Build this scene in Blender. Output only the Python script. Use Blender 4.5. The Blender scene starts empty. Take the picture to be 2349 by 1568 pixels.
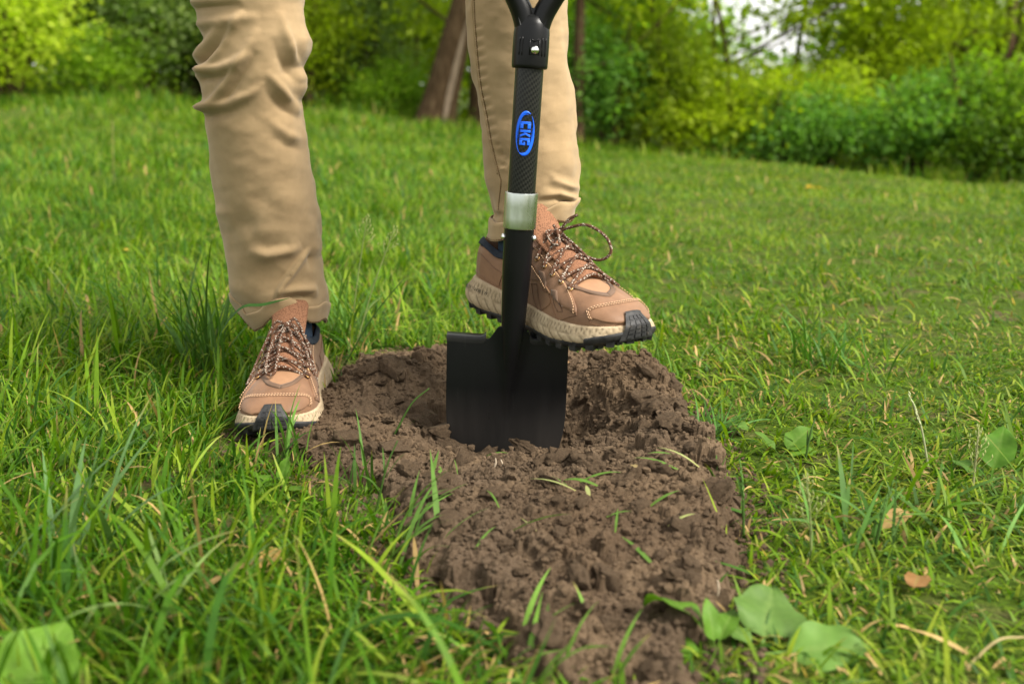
import bpy, bmesh, math, random
import numpy as np
from mathutils import Vector, Matrix
from mathutils.bvhtree import BVHTree

# ------------------------------------------------------------------ camera, sky, sun, exposure
SC = bpy.context.scene
COL = SC.collection
R = math.radians
CAM_H, PITCH = 0.42, R(14.3)
cam_d = bpy.data.cameras.new('camera'); cam = bpy.data.objects.new('camera', cam_d); COL.objects.link(cam)
cam.location = (0, 0, CAM_H); cam.rotation_euler = (R(90) - PITCH, 0, 0)
cam_d.lens = 35; cam_d.sensor_width = 36; cam_d.clip_start = 0.02; cam_d.clip_end = 2000
cam_d.dof.use_dof = True; cam_d.dof.focus_distance = 1.20; cam_d.dof.aperture_fstop = 4.4
SC.camera = cam

SUN_EL, SUN_AZ = R(47), R(116)        # azimuth clockwise from +y (away from the camera)
w = bpy.data.worlds.new('World'); SC.world = w; w.use_nodes = True
nt = w.node_tree; bgn = nt.nodes['Background']
sky = nt.nodes.new('ShaderNodeTexSky'); sky.sky_type = 'NISHITA'; sky.sun_disc = False
sky.sun_elevation = SUN_EL; sky.sun_rotation = SUN_AZ
sky.dust_density = 3.0; sky.air_density = 1.0; sky.ozone_density = 1.0
mixs = nt.nodes.new('ShaderNodeMix'); mixs.data_type = 'RGBA'
mixs.inputs[0].default_value = 0.72                       # thin even cloud cover over the blue
nt.links.new(sky.outputs[0], mixs.inputs[6]); mixs.inputs[7].default_value = (8.9, 8.8, 8.3, 1)
nt.links.new(mixs.outputs[2], bgn.inputs[0]); bgn.inputs[1].default_value = 0.078

sun_d = bpy.data.lights.new('sun', 'SUN'); sun = bpy.data.objects.new('sun', sun_d); COL.objects.link(sun)
sun_d.energy = 3.1; sun_d.angle = R(24); sun_d.color = (1.0, 0.95, 0.86)
sd = Vector((math.sin(SUN_AZ) * math.cos(SUN_EL), math.cos(SUN_AZ) * math.cos(SUN_EL), math.sin(SUN_EL)))
sun.rotation_euler = sd.to_track_quat('Z', 'Y').to_euler()

SC.view_settings.view_transform = 'Standard'; SC.view_settings.look = 'None'
SC.view_settings.gamma = 1.0; SC.view_settings.exposure = 1.42
SC.cycles.use_denoising = True; SC.cycles.max_bounces = 7; SC.cycles.diffuse_bounces = 3
SC.cycles.transmission_bounces = 4; SC.cycles.glossy_bounces = 3

# ------------------------------------------------------------------ helpers
rng = np.random.default_rng(7)
random.seed(7)
WPX, FPX, CU, CV = 2349.0, 35 / 36 * 2349.0, 2349 / 2, 1568 / 2
cp, sp = math.cos(PITCH), math.sin(PITCH)
def at(u, v, Y):
    """point on the plane y = Y seen at photo pixel u, v (2349 px wide copy)"""
    a = (u - CU) / FPX; b = (CV - v) / FPX
    d = np.array([a, cp + b * sp, -sp + b * cp]); t = Y / d[1]
    return np.array([0, 0, CAM_H]) + d * t
def proj(P):
    P = np.asarray(P, float); x = P[..., 0]; y = P[..., 1]; z = P[..., 2] - CAM_H
    dep = y * cp - z * sp; up = y * sp + z * cp
    return CU + FPX * x / dep, CV - FPX * up / dep
def smooth(a, b, x): t = np.clip((x - a) / (b - a), 0, 1); return t * t * (3 - 2 * t)
def table(x, xs, ys, soft=0.0):
    xs = np.asarray(xs, float); ys = np.asarray(ys, float)
    g = np.linspace(xs[0], xs[-1], 600); f = np.interp(g, xs, ys)
    if soft > 0:
        n = max(1, int(soft / (g[1] - g[0]))); k = np.hanning(2 * n + 3); k /= k.sum()
        p = len(k) // 2; fp = np.concatenate([2 * f[0] - f[1:p + 1][::-1], f, 2 * f[-1] - f[-p - 1:-1][::-1]])
        f = np.convolve(fp, k, 'valid')
    return np.interp(x, g, f)
def _h(ix, iy, iz, seed):
    n = (ix.astype(np.int64) * 374761393 + iy.astype(np.int64) * 668265263 + iz.astype(np.int64) * 2147483647 + seed * 1274126177) & 0xffffffff
    n = ((n ^ (n >> 13)) * 1274126177) & 0xffffffff
    n = ((n ^ (n >> 16)) * 2246822519) & 0xffffffff
    return ((n ^ (n >> 15)) & 0xffffff) / float(0xffffff)
def vnoise(x, y, z=0.0, seed=0):
    x = np.asarray(x, float); y = np.asarray(y, float) + 0 * x; z = np.zeros_like(x) + z
    ix, iy, iz = np.floor(x), np.floor(y), np.floor(z); fx, fy, fz = x - ix, y - iy, z - iz
    fx, fy, fz = [f * f * f * (f * (f * 6 - 15) + 10) for f in (fx, fy, fz)]
    r = 0
    for dx in (0, 1):
        for dy in (0, 1):
            for dz in (0, 1):
                r = r + _h(ix + dx, iy + dy, iz + dz, seed) * (fx if dx else 1 - fx) * (fy if dy else 1 - fy) * (fz if dz else 1 - fz)
    return r * 2 - 1
def fbm(x, y, z=0.0, oct=4, seed=0, gain=.5):
    a, r = 1.0, 0
    for o in range(oct):
        r = r + a * vnoise(np.asarray(x) * 2 ** o, np.asarray(y) * 2 ** o, np.asarray(z) * 2 ** o, seed + o * 17); a *= gain
    return r

def mesh_from(name, V, F, mats=(), smooth_=True, col=None, fmat=None):
    """V (n,3) array, F list of faces or (n,3)/(n,4) array(s)"""
    me = bpy.data.meshes.new(name)
    V = np.asarray(V, np.float32)
    groups = F if isinstance(F, tuple) else (F,)
    lens, idx = [], []
    for g in groups:
        if isinstance(g, np.ndarray):
            lens.append(np.full(len(g), g.shape[1], np.int32)); idx.append(g.astype(np.int32).ravel())
        else:
            lens.append(np.array([len(f) for f in g], np.int32)); idx.append(np.array([i for f in g for i in f], np.int32))
    lens = np.concatenate(lens); idx = np.concatenate(idx)
    me.vertices.add(len(V)); me.vertices.foreach_set('co', V.ravel())
    me.loops.add(len(idx)); me.loops.foreach_set('vertex_index', idx)
    me.polygons.add(len(lens)); st = np.zeros(len(lens), np.int32); st[1:] = np.cumsum(lens)[:-1]
    me.polygons.foreach_set('loop_start', st)
    me.polygons.foreach_set('use_smooth', np.full(len(lens), bool(smooth_)))
    for m in mats: me.materials.append(m)
    if fmat is not None: me.polygons.foreach_set('material_index', np.asarray(fmat, np.int32))
    me.update(calc_edges=True)
    if col is not None:
        c = np.ones((len(V), 4), np.float32); c[:, :3] = col
        at_ = me.attributes.new('col', 'FLOAT_COLOR', 'POINT'); at_.data.foreach_set('color', c.ravel())
    me.validate()
    return me
def obj(name, me, parent=None, loc=(0, 0, 0)):
    o = bpy.data.objects.new(name, me); COL.objects.link(o); o.location = loc
    if parent is not None: o.parent = parent
    return o
def tag(o, label=None, cat=None, group=None, kind=None):
    if label: o['label'] = label
    if cat: o['category'] = cat
    if group: o['group'] = group
    if kind: o['kind'] = kind
    return o
def thing(name, label, cat, loc, group=None):
    o = bpy.data.objects.new(name, None); COL.objects.link(o); o.location = loc; o.empty_display_size = .05
    return tag(o, label, cat, group)
def fixn(me):
    bm = bmesh.new(); bm.from_mesh(me); bmesh.ops.recalc_face_normals(bm, faces=bm.faces); bm.to_mesh(me); bm.free()

class MB:
    """collects shapes given in world metres; build() links ONE mesh, local to its root"""
    def __init__(s): s.V = []; s.F = []; s.n = 0
    def add(s, V, F):
        V = np.asarray(V, float); s.V.append(V)
        s.F += [tuple(int(i) + s.n for i in f) for f in F]; s.n += len(V); return s
    def grid(s, P, closed_u=False, closed_v=False, cap0=False, cap1=False):
        P = np.asarray(P, float); m, n = P.shape[:2]; F = []
        for i in range(m if closed_u else m - 1):
            for j in range(n if closed_v else n - 1):
                a, b = i, (i + 1) % m; c, d = j, (j + 1) % n
                F.append((a * n + c, a * n + d, b * n + d, b * n + c))
        if cap0: F.append(tuple(range(n))[::-1])
        if cap1: F.append(tuple((m - 1) * n + k for k in range(n)))
        return s.add(P.reshape(-1, 3), F)
    def tube(s, pts, rad, seg=10, caps=True):
        pts = np.asarray(pts, float); n = len(pts); rad = np.broadcast_to(np.asarray(rad, float), (n,))
        T = np.gradient(pts, axis=0); T /= np.linalg.norm(T, axis=1)[:, None] + 1e-12
        ref = np.array([0, 0, 1.0]) if abs(T[0][2]) < .9 else np.array([1.0, 0, 0])
        N = np.cross(T[0], ref); N /= np.linalg.norm(N); P = []
        for i in range(n):
            N = N - T[i] * N.dot(T[i]); N /= np.linalg.norm(N) + 1e-12; B = np.cross(T[i], N)
            a = np.arange(seg) / seg * 2 * np.pi
            P.append(pts[i] + rad[i] * (np.cos(a)[:, None] * N + np.sin(a)[:, None] * B))
        return s.grid(np.array(P), closed_v=True, cap0=caps, cap1=caps)
    def box(s, c, size, M=None):
        c = np.asarray(c, float); h = np.asarray(size, float) / 2
        V = np.array([[x, y, z] for x in (-1, 1) for y in (-1, 1) for z in (-1, 1)]) * h
        if M is not None: V = V @ np.asarray(M).T
        return s.add(V + c, [(0, 1, 3, 2), (4, 6, 7, 5), (0, 4, 5, 1), (2, 3, 7, 6), (0, 2, 6, 4), (1, 5, 7, 3)])
    def sphere(s, c, r, n=12, m=8):
        c = np.asarray(c, float); r = np.broadcast_to(np.asarray(r, float), (3,)); P = []
        for i in range(m + 1):
            a = math.pi * i / m; P.append([c + r * np.array([math.sin(a) * math.cos(b), math.sin(a) * math.sin(b), math.cos(a)]) for b in np.arange(n) / n * 2 * math.pi])
        return s.grid(np.array(P), closed_v=True)
    def build(s, name, mat, parent=None, root=None, smooth_=True, mods=None, sharp=None):
        V = np.concatenate(s.V); off = np.array(root.location) if root is not None else 0
        me = mesh_from(name, V - off, s.F, (mat,), smooth_); fixn(me)
        o = obj(name, me, parent)
        if sharp is not None:
            me.set_sharp_from_angle(angle=R(sharp))
        if mods:
            for k, kw in mods:
                m = o.modifiers.new(k, k)
                for a, b in kw.items(): setattr(m, a, b)
        return o
def spline(pts, n):
    """Catmull-Rom through pts, n samples"""
    p = np.asarray(pts, float); p = np.vstack([2 * p[0] - p[1], p, 2 * p[-1] - p[-2]])
    L = len(p) - 3; t = np.linspace(0, L - 1e-6, n); i = t.astype(int); f = (t - i)[:, None]
    a, b, c, d = p[i], p[i + 1], p[i + 2], p[i + 3]
    return .5 * (2 * b + (c - a) * f + (2 * a - 5 * b + 4 * c - d) * f ** 2 + (3 * b - a - 3 * c + d) * f ** 3)

# ------------------------------------------------------------------ materials
class NT:
    def __init__(s, name):
        s.m = bpy.data.materials.new(name); s.m.use_nodes = True; s.t = s.m.node_tree
        s.p = s.t.nodes['Principled BSDF']; s.out = s.t.nodes['Material Output']
    def n(s, typ, **kw):
        nd = s.t.nodes.new('ShaderNode' + typ)
        for k, v in kw.items(): setattr(nd, k, v)
        return nd
    def l(s, a, b): s.t.links.new(a, b)
    def coord(s, kind='Object'): return s.n('TexCoord').outputs[kind]
    def noise(s, scale, detail=4, rough=.55, vec=None, stretch=None):
        nd = s.n('TexNoise'); nd.inputs['Scale'].default_value = scale; nd.inputs['Detail'].default_value = detail; nd.inputs['Roughness'].default_value = rough
        v = vec or s.coord()
        if stretch:
            mp = s.n('Mapping'); mp.inputs['Scale'].default_value = stretch; s.l(v, mp.inputs['Vector']); v = mp.outputs[0]
        s.l(v, nd.inputs['Vector']); return nd.outputs['Fac']
    def ramp(s, fac, stops):
        r = s.n('ValToRGB'); e = r.color_ramp.elements
        while len(e) < len(stops): e.new(.5)
        for k, (p, c) in enumerate(stops): e[k].position = p; e[k].color = (*c, 1) if len(c) == 3 else c
        s.l(fac, r.inputs[0]); return r.outputs[0]
    def mix(s, f, a, b, typ='MIX'):
        m = s.n('Mix', data_type='RGBA', blend_type=typ)
        if isinstance(f, (int, float)): m.inputs[0].default_value = f
        else: s.l(f, m.inputs[0])
        for v, i in ((a, 6), (b, 7)):
            if isinstance(v, tuple): m.inputs[i].default_value = (*v, 1)
            else: s.l(v, m.inputs[i])
        return m.outputs[2]
    def math(s, op, a, b=None):
        m = s.n('Math', operation=op)
        for v, i in ((a, 0), (b, 1)):
            if v is None: continue
            if isinstance(v, (int, float)): m.inputs[i].default_value = v
            else: s.l(v, m.inputs[i])
        return m.outputs[0]
    def bump(s, h, strength=.3, dist=.001, prev=None):
        b = s.n('Bump'); b.inputs['Strength'].default_value = strength; b.inputs['Distance'].default_value = dist
        s.l(h, b.inputs['Height'])
        if prev is not None: s.l(prev, b.inputs['Normal'])
        return b.outputs[0]
    def set(s, base=None, rough=.6, spec=.3, metal=0, normal=None, sheen=0, coat=0):
        p = s.p
        if base is not None:
            if isinstance(base, tuple): p.inputs['Base Color'].default_value = (*base, 1)
            else: s.l(base, p.inputs['Base Color'])
        if isinstance(rough, (int, float)): p.inputs['Roughness'].default_value = rough
        else: s.l(rough, p.inputs['Roughness'])
        p.inputs['Specular IOR Level'].default_value = spec; p.inputs['Metallic'].default_value = metal
        p.inputs['Sheen Weight'].default_value = sheen; p.inputs['Coat Weight'].default_value = coat
        if normal is not None: s.l(normal, p.inputs['Normal'])
        return s.m
def plant_mat(name, transl=.35, rough=.5, spec=.25, veins=False):
    k = NT(name); c = k.n('Attribute', attribute_name='col').outputs['Color']
    v = k.ramp(k.noise(60, 3), [(.3, (.82, .82, .82)), (.7, (1.12, 1.12, 1.12))]); c = k.mix(1.0, c, v, 'MULTIPLY')
    nm = k.bump(k.noise(220, 2, stretch=(1, 1, .3)), .25, .0006) if veins else None
    k.set(c, rough, spec, normal=nm)
    tr = k.n('BsdfTranslucent'); k.l(k.mix(1.0, c, (1.08, 1.2, .5), 'MULTIPLY'), tr.inputs[0])
    ms = k.n('MixShader'); ms.inputs[0].default_value = transl
    k.l(k.p.outputs[0], ms.inputs[1]); k.l(tr.outputs[0], ms.inputs[2]); k.l(ms.outputs[0], k.out.inputs['Surface'])
    return k.m
M = {}
M['grass'] = plant_mat('grass_blades', .40, .5, .16)
M['leaf'] = plant_mat('broad_leaf', .32, .55, .2, True)
M['foliage'] = plant_mat('tree_foliage', .58, .5, .2)

k = NT('ground_soil')
n1 = k.noise(9, 5); n2 = k.noise(140, 6, .7)
thatch = k.ramp(n2, [(.3, (.045, .034, .016)), (.55, (.115, .083, .043)), (.75, (.22, .16, .09))])
green = k.ramp(n2, [(.3, (.022, .045, .004)), (.7, (.085, .135, .010))])
c = k.mix(k.ramp(n1, [(.30, (.15, .15, .15)), (.5, (1, 1, 1))]), thatch, green)
M['ground'] = k.set(c, .95, .1, normal=k.bump(n2, .8, .01))

k = NT('dug_soil')
n1 = k.noise(11, 4); n2 = k.noise(190, 6, .75); n3 = k.noise(900, 3, .7)
c = k.ramp(n2, [(.25, (.056, .037, .0225)), (.5, (.098, .068, .043)), (.78, (.155, .111, .075))])
c = k.mix(k.ramp(n1, [(.42, (0, 0, 0)), (.62, (1, 1, 1))]), c, k.ramp(n2, [(.25, (.095, .063, .036)), (.75, (.195, .136, .085))]))
n4 = k.noise(3.5, 3)
c = k.mix(k.ramp(n4, [(.52, (0, 0, 0)), (.72, (.75, .75, .75))]), c, (.062, .039, .023))
M['soil'] = k.set(c, .97, .08, normal=k.bump(n3, .8, .0016, k.bump(n2, .8, .004)))
k = NT('pale_root'); M['root'] = k.set(k.ramp(k.noise(200), [(.3, (.25, .18, .11)), (.7, (.5, .42, .32))]), .7, .2)

def wv(k, scale, direction='X', vec=None, dist=0.0):
    nd = k.n('TexWave', wave_type='BANDS', bands_direction=direction); nd.inputs['Scale'].default_value = scale
    nd.inputs['Distortion'].default_value = dist
    k.l(vec or k.coord(), nd.inputs['Vector']); return nd.outputs['Fac']
k = NT('khaki_twill')
mp = k.n('Mapping'); mp.inputs['Rotation'].default_value = (0, R(32), 0); k.l(k.coord(), mp.inputs['Vector'])
tw = wv(k, 420, 'X', mp.outputs[0], .6)
n1 = k.noise(7, 4); n2 = k.noise(45, 5, .6); n3 = k.noise(700, 2)
c = k.ramp(n1, [(.3, (.298, .206, .108)), (.7, (.364, .258, .143))])
c = k.mix(.5, c, k.ramp(n2, [(.3, (.78, .77, .76)), (.7, (1.1, 1.1, 1.12))]), 'MULTIPLY')
c = k.mix(.35, c, k.ramp(tw, [(.2, (.8, .8, .8)), (.8, (1.12, 1.12, 1.12))]), 'MULTIPLY')
M['khaki'] = k.set(c, .9, .12, normal=k.bump(n3, .3, .0005, k.bump(tw, .25, .0004)), sheen=.15)
k = NT('seam_thread'); M['thread'] = k.set((.12, .07, .028), .8, .15)
k = NT('pale_thread'); M['thread_pale'] = k.set((.52, .33, .2), .8, .15)

def leather(name, a, b, bumpy=.25):
    k = NT(name); n1 = k.noise(22, 5, .6); n2 = k.noise(420, 3); n3 = k.noise(70, 5, .65)
    c = k.ramp(n1, [(.3, a), (.7, b)]); c = k.mix(.6, c, k.ramp(n3, [(.3, (.78, .77, .76)), (.68, (1.1, 1.1, 1.1))]), 'MULTIPLY')
    return k.set(c, k.math('ADD', k.math('MULTIPLY', n3, .25), .45), .25, normal=k.bump(n2, bumpy, .0006), sheen=.1)
M['leather'] = leather('tan_nubuck', (.140, .072, .037), (.225, .120, .064))
M['leather_light'] = leather('light_tan_nubuck', (.26, .138, .070), (.33, .18, .095))
M['leather_dark'] = leather('brown_welded_film', (.10, .058, .034), (.14, .082, .05))
k = NT('brown_mesh')
vo = k.n('TexVoronoi'); vo.inputs['Scale'].default_value = 520; k.l(k.coord(), vo.inputs['Vector'])
c = k.ramp(vo.outputs['Distance'], [(.1, (.07, .032, .018)), (.5, (.23, .11, .06))])
M['mesh_brown'] = k.set(c, .85, .15, normal=k.bump(vo.outputs['Distance'], .6, .001))
k = NT('navy_lining'); M['navy'] = k.set(k.ramp(k.noise(300), [(.3, (.006, .009, .014)), (.7, (.018, .024, .036))]), .8, .2)
k = NT('cream_foam'); n1 = k.noise(30, 5); n2 = k.noise(320, 4)
dirt = k.n('Attribute', attribute_name='col').outputs['Color']
c = k.ramp(n1, [(.3, (.31, .235, .145)), (.7, (.43, .34, .225))]); c = k.mix(.5, c, k.ramp(n2, [(.35, (.7, .66, .6)), (.6, (1.05, 1.05, 1.05))]), 'MULTIPLY')
c = k.mix(1.0, c, dirt, 'MULTIPLY')
M['foam'] = k.set(c, .75, .2, normal=k.bump(n2, .15, .0006))
k = NT('black_rubber'); n1 = k.noise(120, 5)
M['rubber'] = k.set(k.ramp(n1, [(.35, (.012, .012, .013)), (.62, (.03, .029, .028)), (.85, (.10, .075, .05))]), .6, .35, normal=k.bump(k.noise(900, 2), .3, .0005))
k = NT('speckled_lace'); vo = k.n('TexVoronoi'); vo.inputs['Scale'].default_value = 430; k.l(k.coord(), vo.inputs['Vector'])
M['lace'] = k.set(k.ramp(vo.outputs['Distance'], [(.25, (.44, .40, .33)), (.38, (.085, .040, .023))]), .8, .15, normal=k.bump(k.noise(1200, 2), .5, .0006))
k = NT('brass_eyelet'); M['brass'] = k.set((.42, .25, .10), .35, .5, metal=.9)
k = NT('skin'); M['skin'] = k.set(k.ramp(k.noise(60), [(.3, (.42, .24, .16)), (.7, (.5, .3, .21))]), .55, .35)
k = NT('sock_knit'); M['sock'] = k.set(k.ramp(wv(k, 500, 'Z'), [(.2, (.012, .02, .035)), (.8, (.05, .075, .11))]), .9, .1)

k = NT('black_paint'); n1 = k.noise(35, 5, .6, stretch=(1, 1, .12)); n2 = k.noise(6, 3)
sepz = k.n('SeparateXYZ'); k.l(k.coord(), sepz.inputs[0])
greym = k.math('MULTIPLY', k.ramp(sepz.outputs[2], [(.0, (1, 1, 1)), (.028, (.75, .75, .75)), (.07, (0, 0, 0))]), k.math('ADD', k.math('MULTIPLY', n1, .9), .1))  # grey blends in towards the blade's lower end, streaked by noise
c = k.mix(k.math('MULTIPLY', greym, .26), (.0045, .0045, .005), (.13, .115, .10))
pt = k.n('NewGeometry').outputs['Pointiness']
c = k.mix(k.math('MULTIPLY', k.ramp(pt, [(.53, (0, 0, 0)), (.60, (1, 1, 1))]), k.math('ADD', k.math('MULTIPLY', n1, .8), .0)), c, (.04, .038, .036))
scr = k.ramp(k.noise(160, 2, .5, stretch=(1, 1, .05)), [(.70, (0, 0, 0)), (.78, (.35, .35, .35))])
c = k.mix(scr, c, (.035, .034, .033))
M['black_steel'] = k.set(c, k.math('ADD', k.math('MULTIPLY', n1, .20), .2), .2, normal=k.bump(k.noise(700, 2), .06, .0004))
k = NT('black_plastic'); M['plastic'] = k.set(k.ramp(k.noise(30), [(.3, (.003, .003, .003)), (.7, (.006, .006, .006))]), k.math('ADD', k.math('MULTIPLY', k.noise(40, 4), .2), .20), .2)
k = NT('carbon_fibre')
uv = k.n('UVMap').outputs[0]
ck = k.n('TexChecker'); ck.inputs['Scale'].default_value = 1.0; k.l(uv, ck.inputs['Vector'])
ck.inputs['Color1'].default_value = (0.003, .003, .003, 1); ck.inputs['Color2'].default_value = (.016, .016, .013, 1)
M['carbon'] = k.set(ck.outputs[0], .34, .22, normal=k.bump(ck.outputs[1], .35, .0005), coat=.15)
M['carbon'].node_tree.nodes['Principled BSDF'].inputs['Coat Roughness'].default_value = .12
k = NT('aluminium'); n1 = k.noise(60, 5, .6, stretch=(1, 1, .2))
M['alu'] = k.set(k.ramp(n1, [(.3, (.42, .45, .43)), (.7, (.66, .69, .66))]), k.math('ADD', k.math('MULTIPLY', n1, .25), .16), .5, metal=1.0, normal=k.bump(n1, .15, .001))
k = NT('steel_ball'); M['chrome'] = k.set((.72, .72, .7), .18, .5, metal=1.0)
k = NT('blue_print'); M['blue'] = k.set((.004, .115, .80), .4, .4)
k = NT('black_print'); M['ink'] = k.set((.02, .018, .015), .7, .2)
k = NT('bark'); n1 = k.noise(9, 6, .65, stretch=(3, 3, .6)); n2 = k.noise(2.2, 3)
c = k.ramp(n1, [(.3, (.026, .016, .007)), (.55, (.080, .050, .026)), (.75, (.15, .105, .060))])
M['bark'] = k.set(c, .95, .1, normal=k.bump(n1, 1, .03))
k = NT('bare_wood'); M['wood_pale'] = k.set(k.ramp(k.noise(6, 5, .6, stretch=(4, 4, .5)), [(.3, (.13, .093, .065)), (.7, (.25, .19, .135))]), .9, .15)

# ------------------------------------------------------------------ terrain
TX = [-400, -60, -20, -6.6, -1.5, .9, 3.1, 5.5, 20, 60, 400]
TZ = [5.5, 2.6, 1.25, .36, .03, -.28, -.53, -.72, -1.5, -2.6, -4.5]
def terrain(x, y):
    x = np.asarray(x, float); y = np.asarray(y, float)
    t = np.arctan(x / 30.0)
    zt = np.interp(x, TX, TZ) * .34 + np.interp(x - 1.2, TX, TZ) * .33 + np.interp(x + 1.2, TX, TZ) * .33
    a = np.clip((y - 1.7) / 10.3, 0, 1); a = np.where(a < .12, a * a / .24, a - .06) / .94
    z = zt * a
    und = fbm(x * .55, y * .55, seed=5, oct=3) * .05 * smooth(2.2, 6, y)
    und += fbm(x * 2.3, y * 2.3, seed=9, oct=2) * .012 * smooth(1.7, 3.0, y)
    return z + und
def ground_at(u, v, z0=None):
    """where the ray through photo pixel u, v meets the ground (or the level z0)"""
    a = (u - CU) / FPX; b = (CV - v) / FPX; d = np.array([a, cp + b * sp, -sp + b * cp])
    if z0 is not None:
        t = (z0 - CAM_H) / d[2]; return np.array([0, 0, CAM_H]) + d * t
    lo, last = .3, .3
    for s in np.concatenate([np.arange(.3, 6, .02), np.arange(6, 60, .1)]):
        p = np.array([0, 0, CAM_H]) + d * s / d[1]
        if p[2] < terrain(p[0], p[1]): return p
    return p

# outline of the dug patch, traced on the ground
PATCH_PX = [(800, 812), (905, 795), (1010, 784), (1160, 782), (1300, 800), (1395, 806), (1445, 842), (1500, 872), (1548, 905), (1606, 965), (1618, 1040), (1668, 1110),
            (1690, 1175), (1688, 1240), (1672, 1330), (1640, 1400), (1600, 1480), (1590, 1552), (1440, 1560), (1290, 1535), (1180, 1520), (1085, 1430), (1005, 1330), (930, 1275), (885, 1215), (862, 1110),
            (720, 1062), (600, 1018), (588, 985), (640, 955), (745, 905), (752, 872)]
PATCH = np.array([ground_at(u, v, .012)[:2] for u, v in PATCH_PX])
def poly_sd(x, y, poly):
    """signed distance, inside positive"""
    x = np.asarray(x, float); y = np.asarray(y, float)
    d = np.full(x.shape, 1e9); ins = np.zeros(x.shape, bool); n = len(poly)
    for i in range(n):
        ax, ay = poly[i]; bx, by = poly[(i + 1) % n]; ex, ey = bx - ax, by - ay
        t = np.clip(((x - ax) * ex + (y - ay) * ey) / (ex * ex + ey * ey + 1e-12), 0, 1)
        d = np.minimum(d, np.hypot(x - ax - t * ex, y - ay - t * ey))
        c = ((ay > y) != (by > y)) & (x < ex * (y - ay) / (ey + 1e-12) + ax); ins ^= c
    return np.where(ins, d, -d)

def axis(lo, hi, step, far, ratio):
    a = list(np.arange(lo, hi + step / 2, step)); s = step
    while a[-1] < far: s *= ratio; a.append(a[-1] + s)
    s = step
    while a[0] > -far: s *= ratio; a.insert(0, a[0] - s)
    return np.array(a)
gx = axis(-.6, .6, .02, 320, 1.11); gy = axis(.45, 1.75, .02, 320, 1.11)
X, Y = np.meshgrid(gx, gy); Z = terrain(X, Y)
Z -= .16 * smooth(.012, .05, poly_sd(X, Y, PATCH))
n = len(gx); I = np.arange(X.size).reshape(X.shape)
F = np.stack([I[:-1, :-1], I[:-1, 1:], I[1:, 1:], I[1:, :-1]], -1).reshape(-1, 4)
ground = obj('ground', mesh_from('ground', np.stack([X, Y, Z], -1).reshape(-1, 3), F, (M['ground'],)))
tag(ground, 'gently sloping meadow ground of brown earth under the grass', 'ground', kind='structure')

# ------------------------------------------------------------------ the dug soil
BLADE_Y = 1.13
def g2(x, y, cx, cy, sx, sy, h, rot=0.0):
    c, s = math.cos(rot), math.sin(rot); dx, dy = x - cx, y - cy
    return h * np.exp(-(((dx * c + dy * s) / sx) ** 2 + ((-dx * s + dy * c) / sy) ** 2))
def soil_base(x, y):
    sd_ = poly_sd(x, y, PATCH) + .016 * fbm(x * 24, y * 24, seed=3, oct=3) + .012 * vnoise(x * 9, y * 9, seed=6)
    h = -.035 + .048 * smooth(-.02, .035, sd_)
    h = h + g2(x, y, -.155, 1.30, .075, .075, .042) + g2(x, y, -.09, 1.38, .06, .05, .030)
    h = h + g2(x, y, .155, 1.32, .075, .06, .050) + g2(x, y, .215, 1.17, .05, .11, .030)
    h = h + g2(x, y, .06, .88, .16, .11, .016) + g2(x, y, .17, .95, .06, .10, .016) + g2(x, y, -.16, 1.14, .11, .07, .012)
    h = h - g2(x, y, .01, 1.24, .105, .075, .070) - g2(x, y, .085, 1.26, .035, .05, .03) - g2(x, y, -.09, 1.235, .03, .05, .03)
    h = h - g2(x, y, -.005, 1.115, .105, .05, .021)
    # the cut edge of the sod stands a little above the patch on the far right
    return h + .005 * fbm(x * 14, y * 14, seed=11, oct=3)
res = .0021
sx = np.arange(PATCH[:, 0].min() - .05, PATCH[:, 0].max() + .05, res); sy = np.arange(PATCH[:, 1].min() - .03, PATCH[:, 1].max() + .06, res)
SX, SY = np.meshgrid(sx, sy); SZ = soil_base(SX, SY)
crng = np.random.default_rng(21)
def stamp(cx, cy, r, flat, ex, rot, sink):
    i0, i1 = np.searchsorted(sy, [cy - 1.6 * r, cy + 1.6 * r]); j0, j1 = np.searchsorted(sx, [cx - 1.6 * r, cx + 1.6 * r])
    if i1 - i0 < 2 or j1 - j0 < 2: return
    x = SX[i0:i1, j0:j1] - cx; y = SY[i0:i1, j0:j1] - cy
    c, s = math.cos(rot), math.sin(rot); xr, yr = (x * c + y * s) / ex, (-x * s + y * c) * ex
    q = np.hypot(xr, yr) / r; q = q * (1 + .28 * vnoise(SX[i0:i1, j0:j1] * 1.5 / r, SY[i0:i1, j0:j1] * 1.5 / r, seed=int(cx * 9999) & 255))
    ci, cj = min(np.searchsorted(sy, cy), len(sy) - 1), min(np.searchsorted(sx, cx), len(sx) - 1)
    top = SZ[ci, cj] + flat * r * np.sqrt(np.clip(1 - q * q, 0, 1)) ** .8 - sink * r
    SZ[i0:i1, j0:j1] = np.where(q < 1, np.maximum(SZ[i0:i1, j0:j1], top), SZ[i0:i1, j0:j1])
for k_ in range(4200):
    cx, cy = crng.uniform(sx[0], sx[-1]), crng.uniform(sy[0], sy[-1])
    lump = vnoise(np.array(cx * 9), np.array(cy * 9), seed=4)
    r = float(np.clip(crng.lognormal(math.log(.0040), .5) * (1.15 + .5 * lump), .0022, .014))
    stamp(cx, cy, r, crng.uniform(.5, .95), crng.uniform(.8, 1.25), crng.uniform(0, 3.1), crng.uniform(.1, .4))
SZ += .0020 * fbm(SX * 60, SY * 60, seed=31, oct=3) + .0032 * np.abs(fbm(SX * 150, SY * 150, seed=37, oct=2))
def soil_z(x, y):
    j = np.clip(np.round((np.asarray(x) - sx[0]) / res).astype(int), 0, len(sx) - 1); i = np.clip(np.round((np.asarray(y) - sy[0]) / res).astype(int), 0, len(sy) - 1)
    return SZ[i, j]
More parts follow.
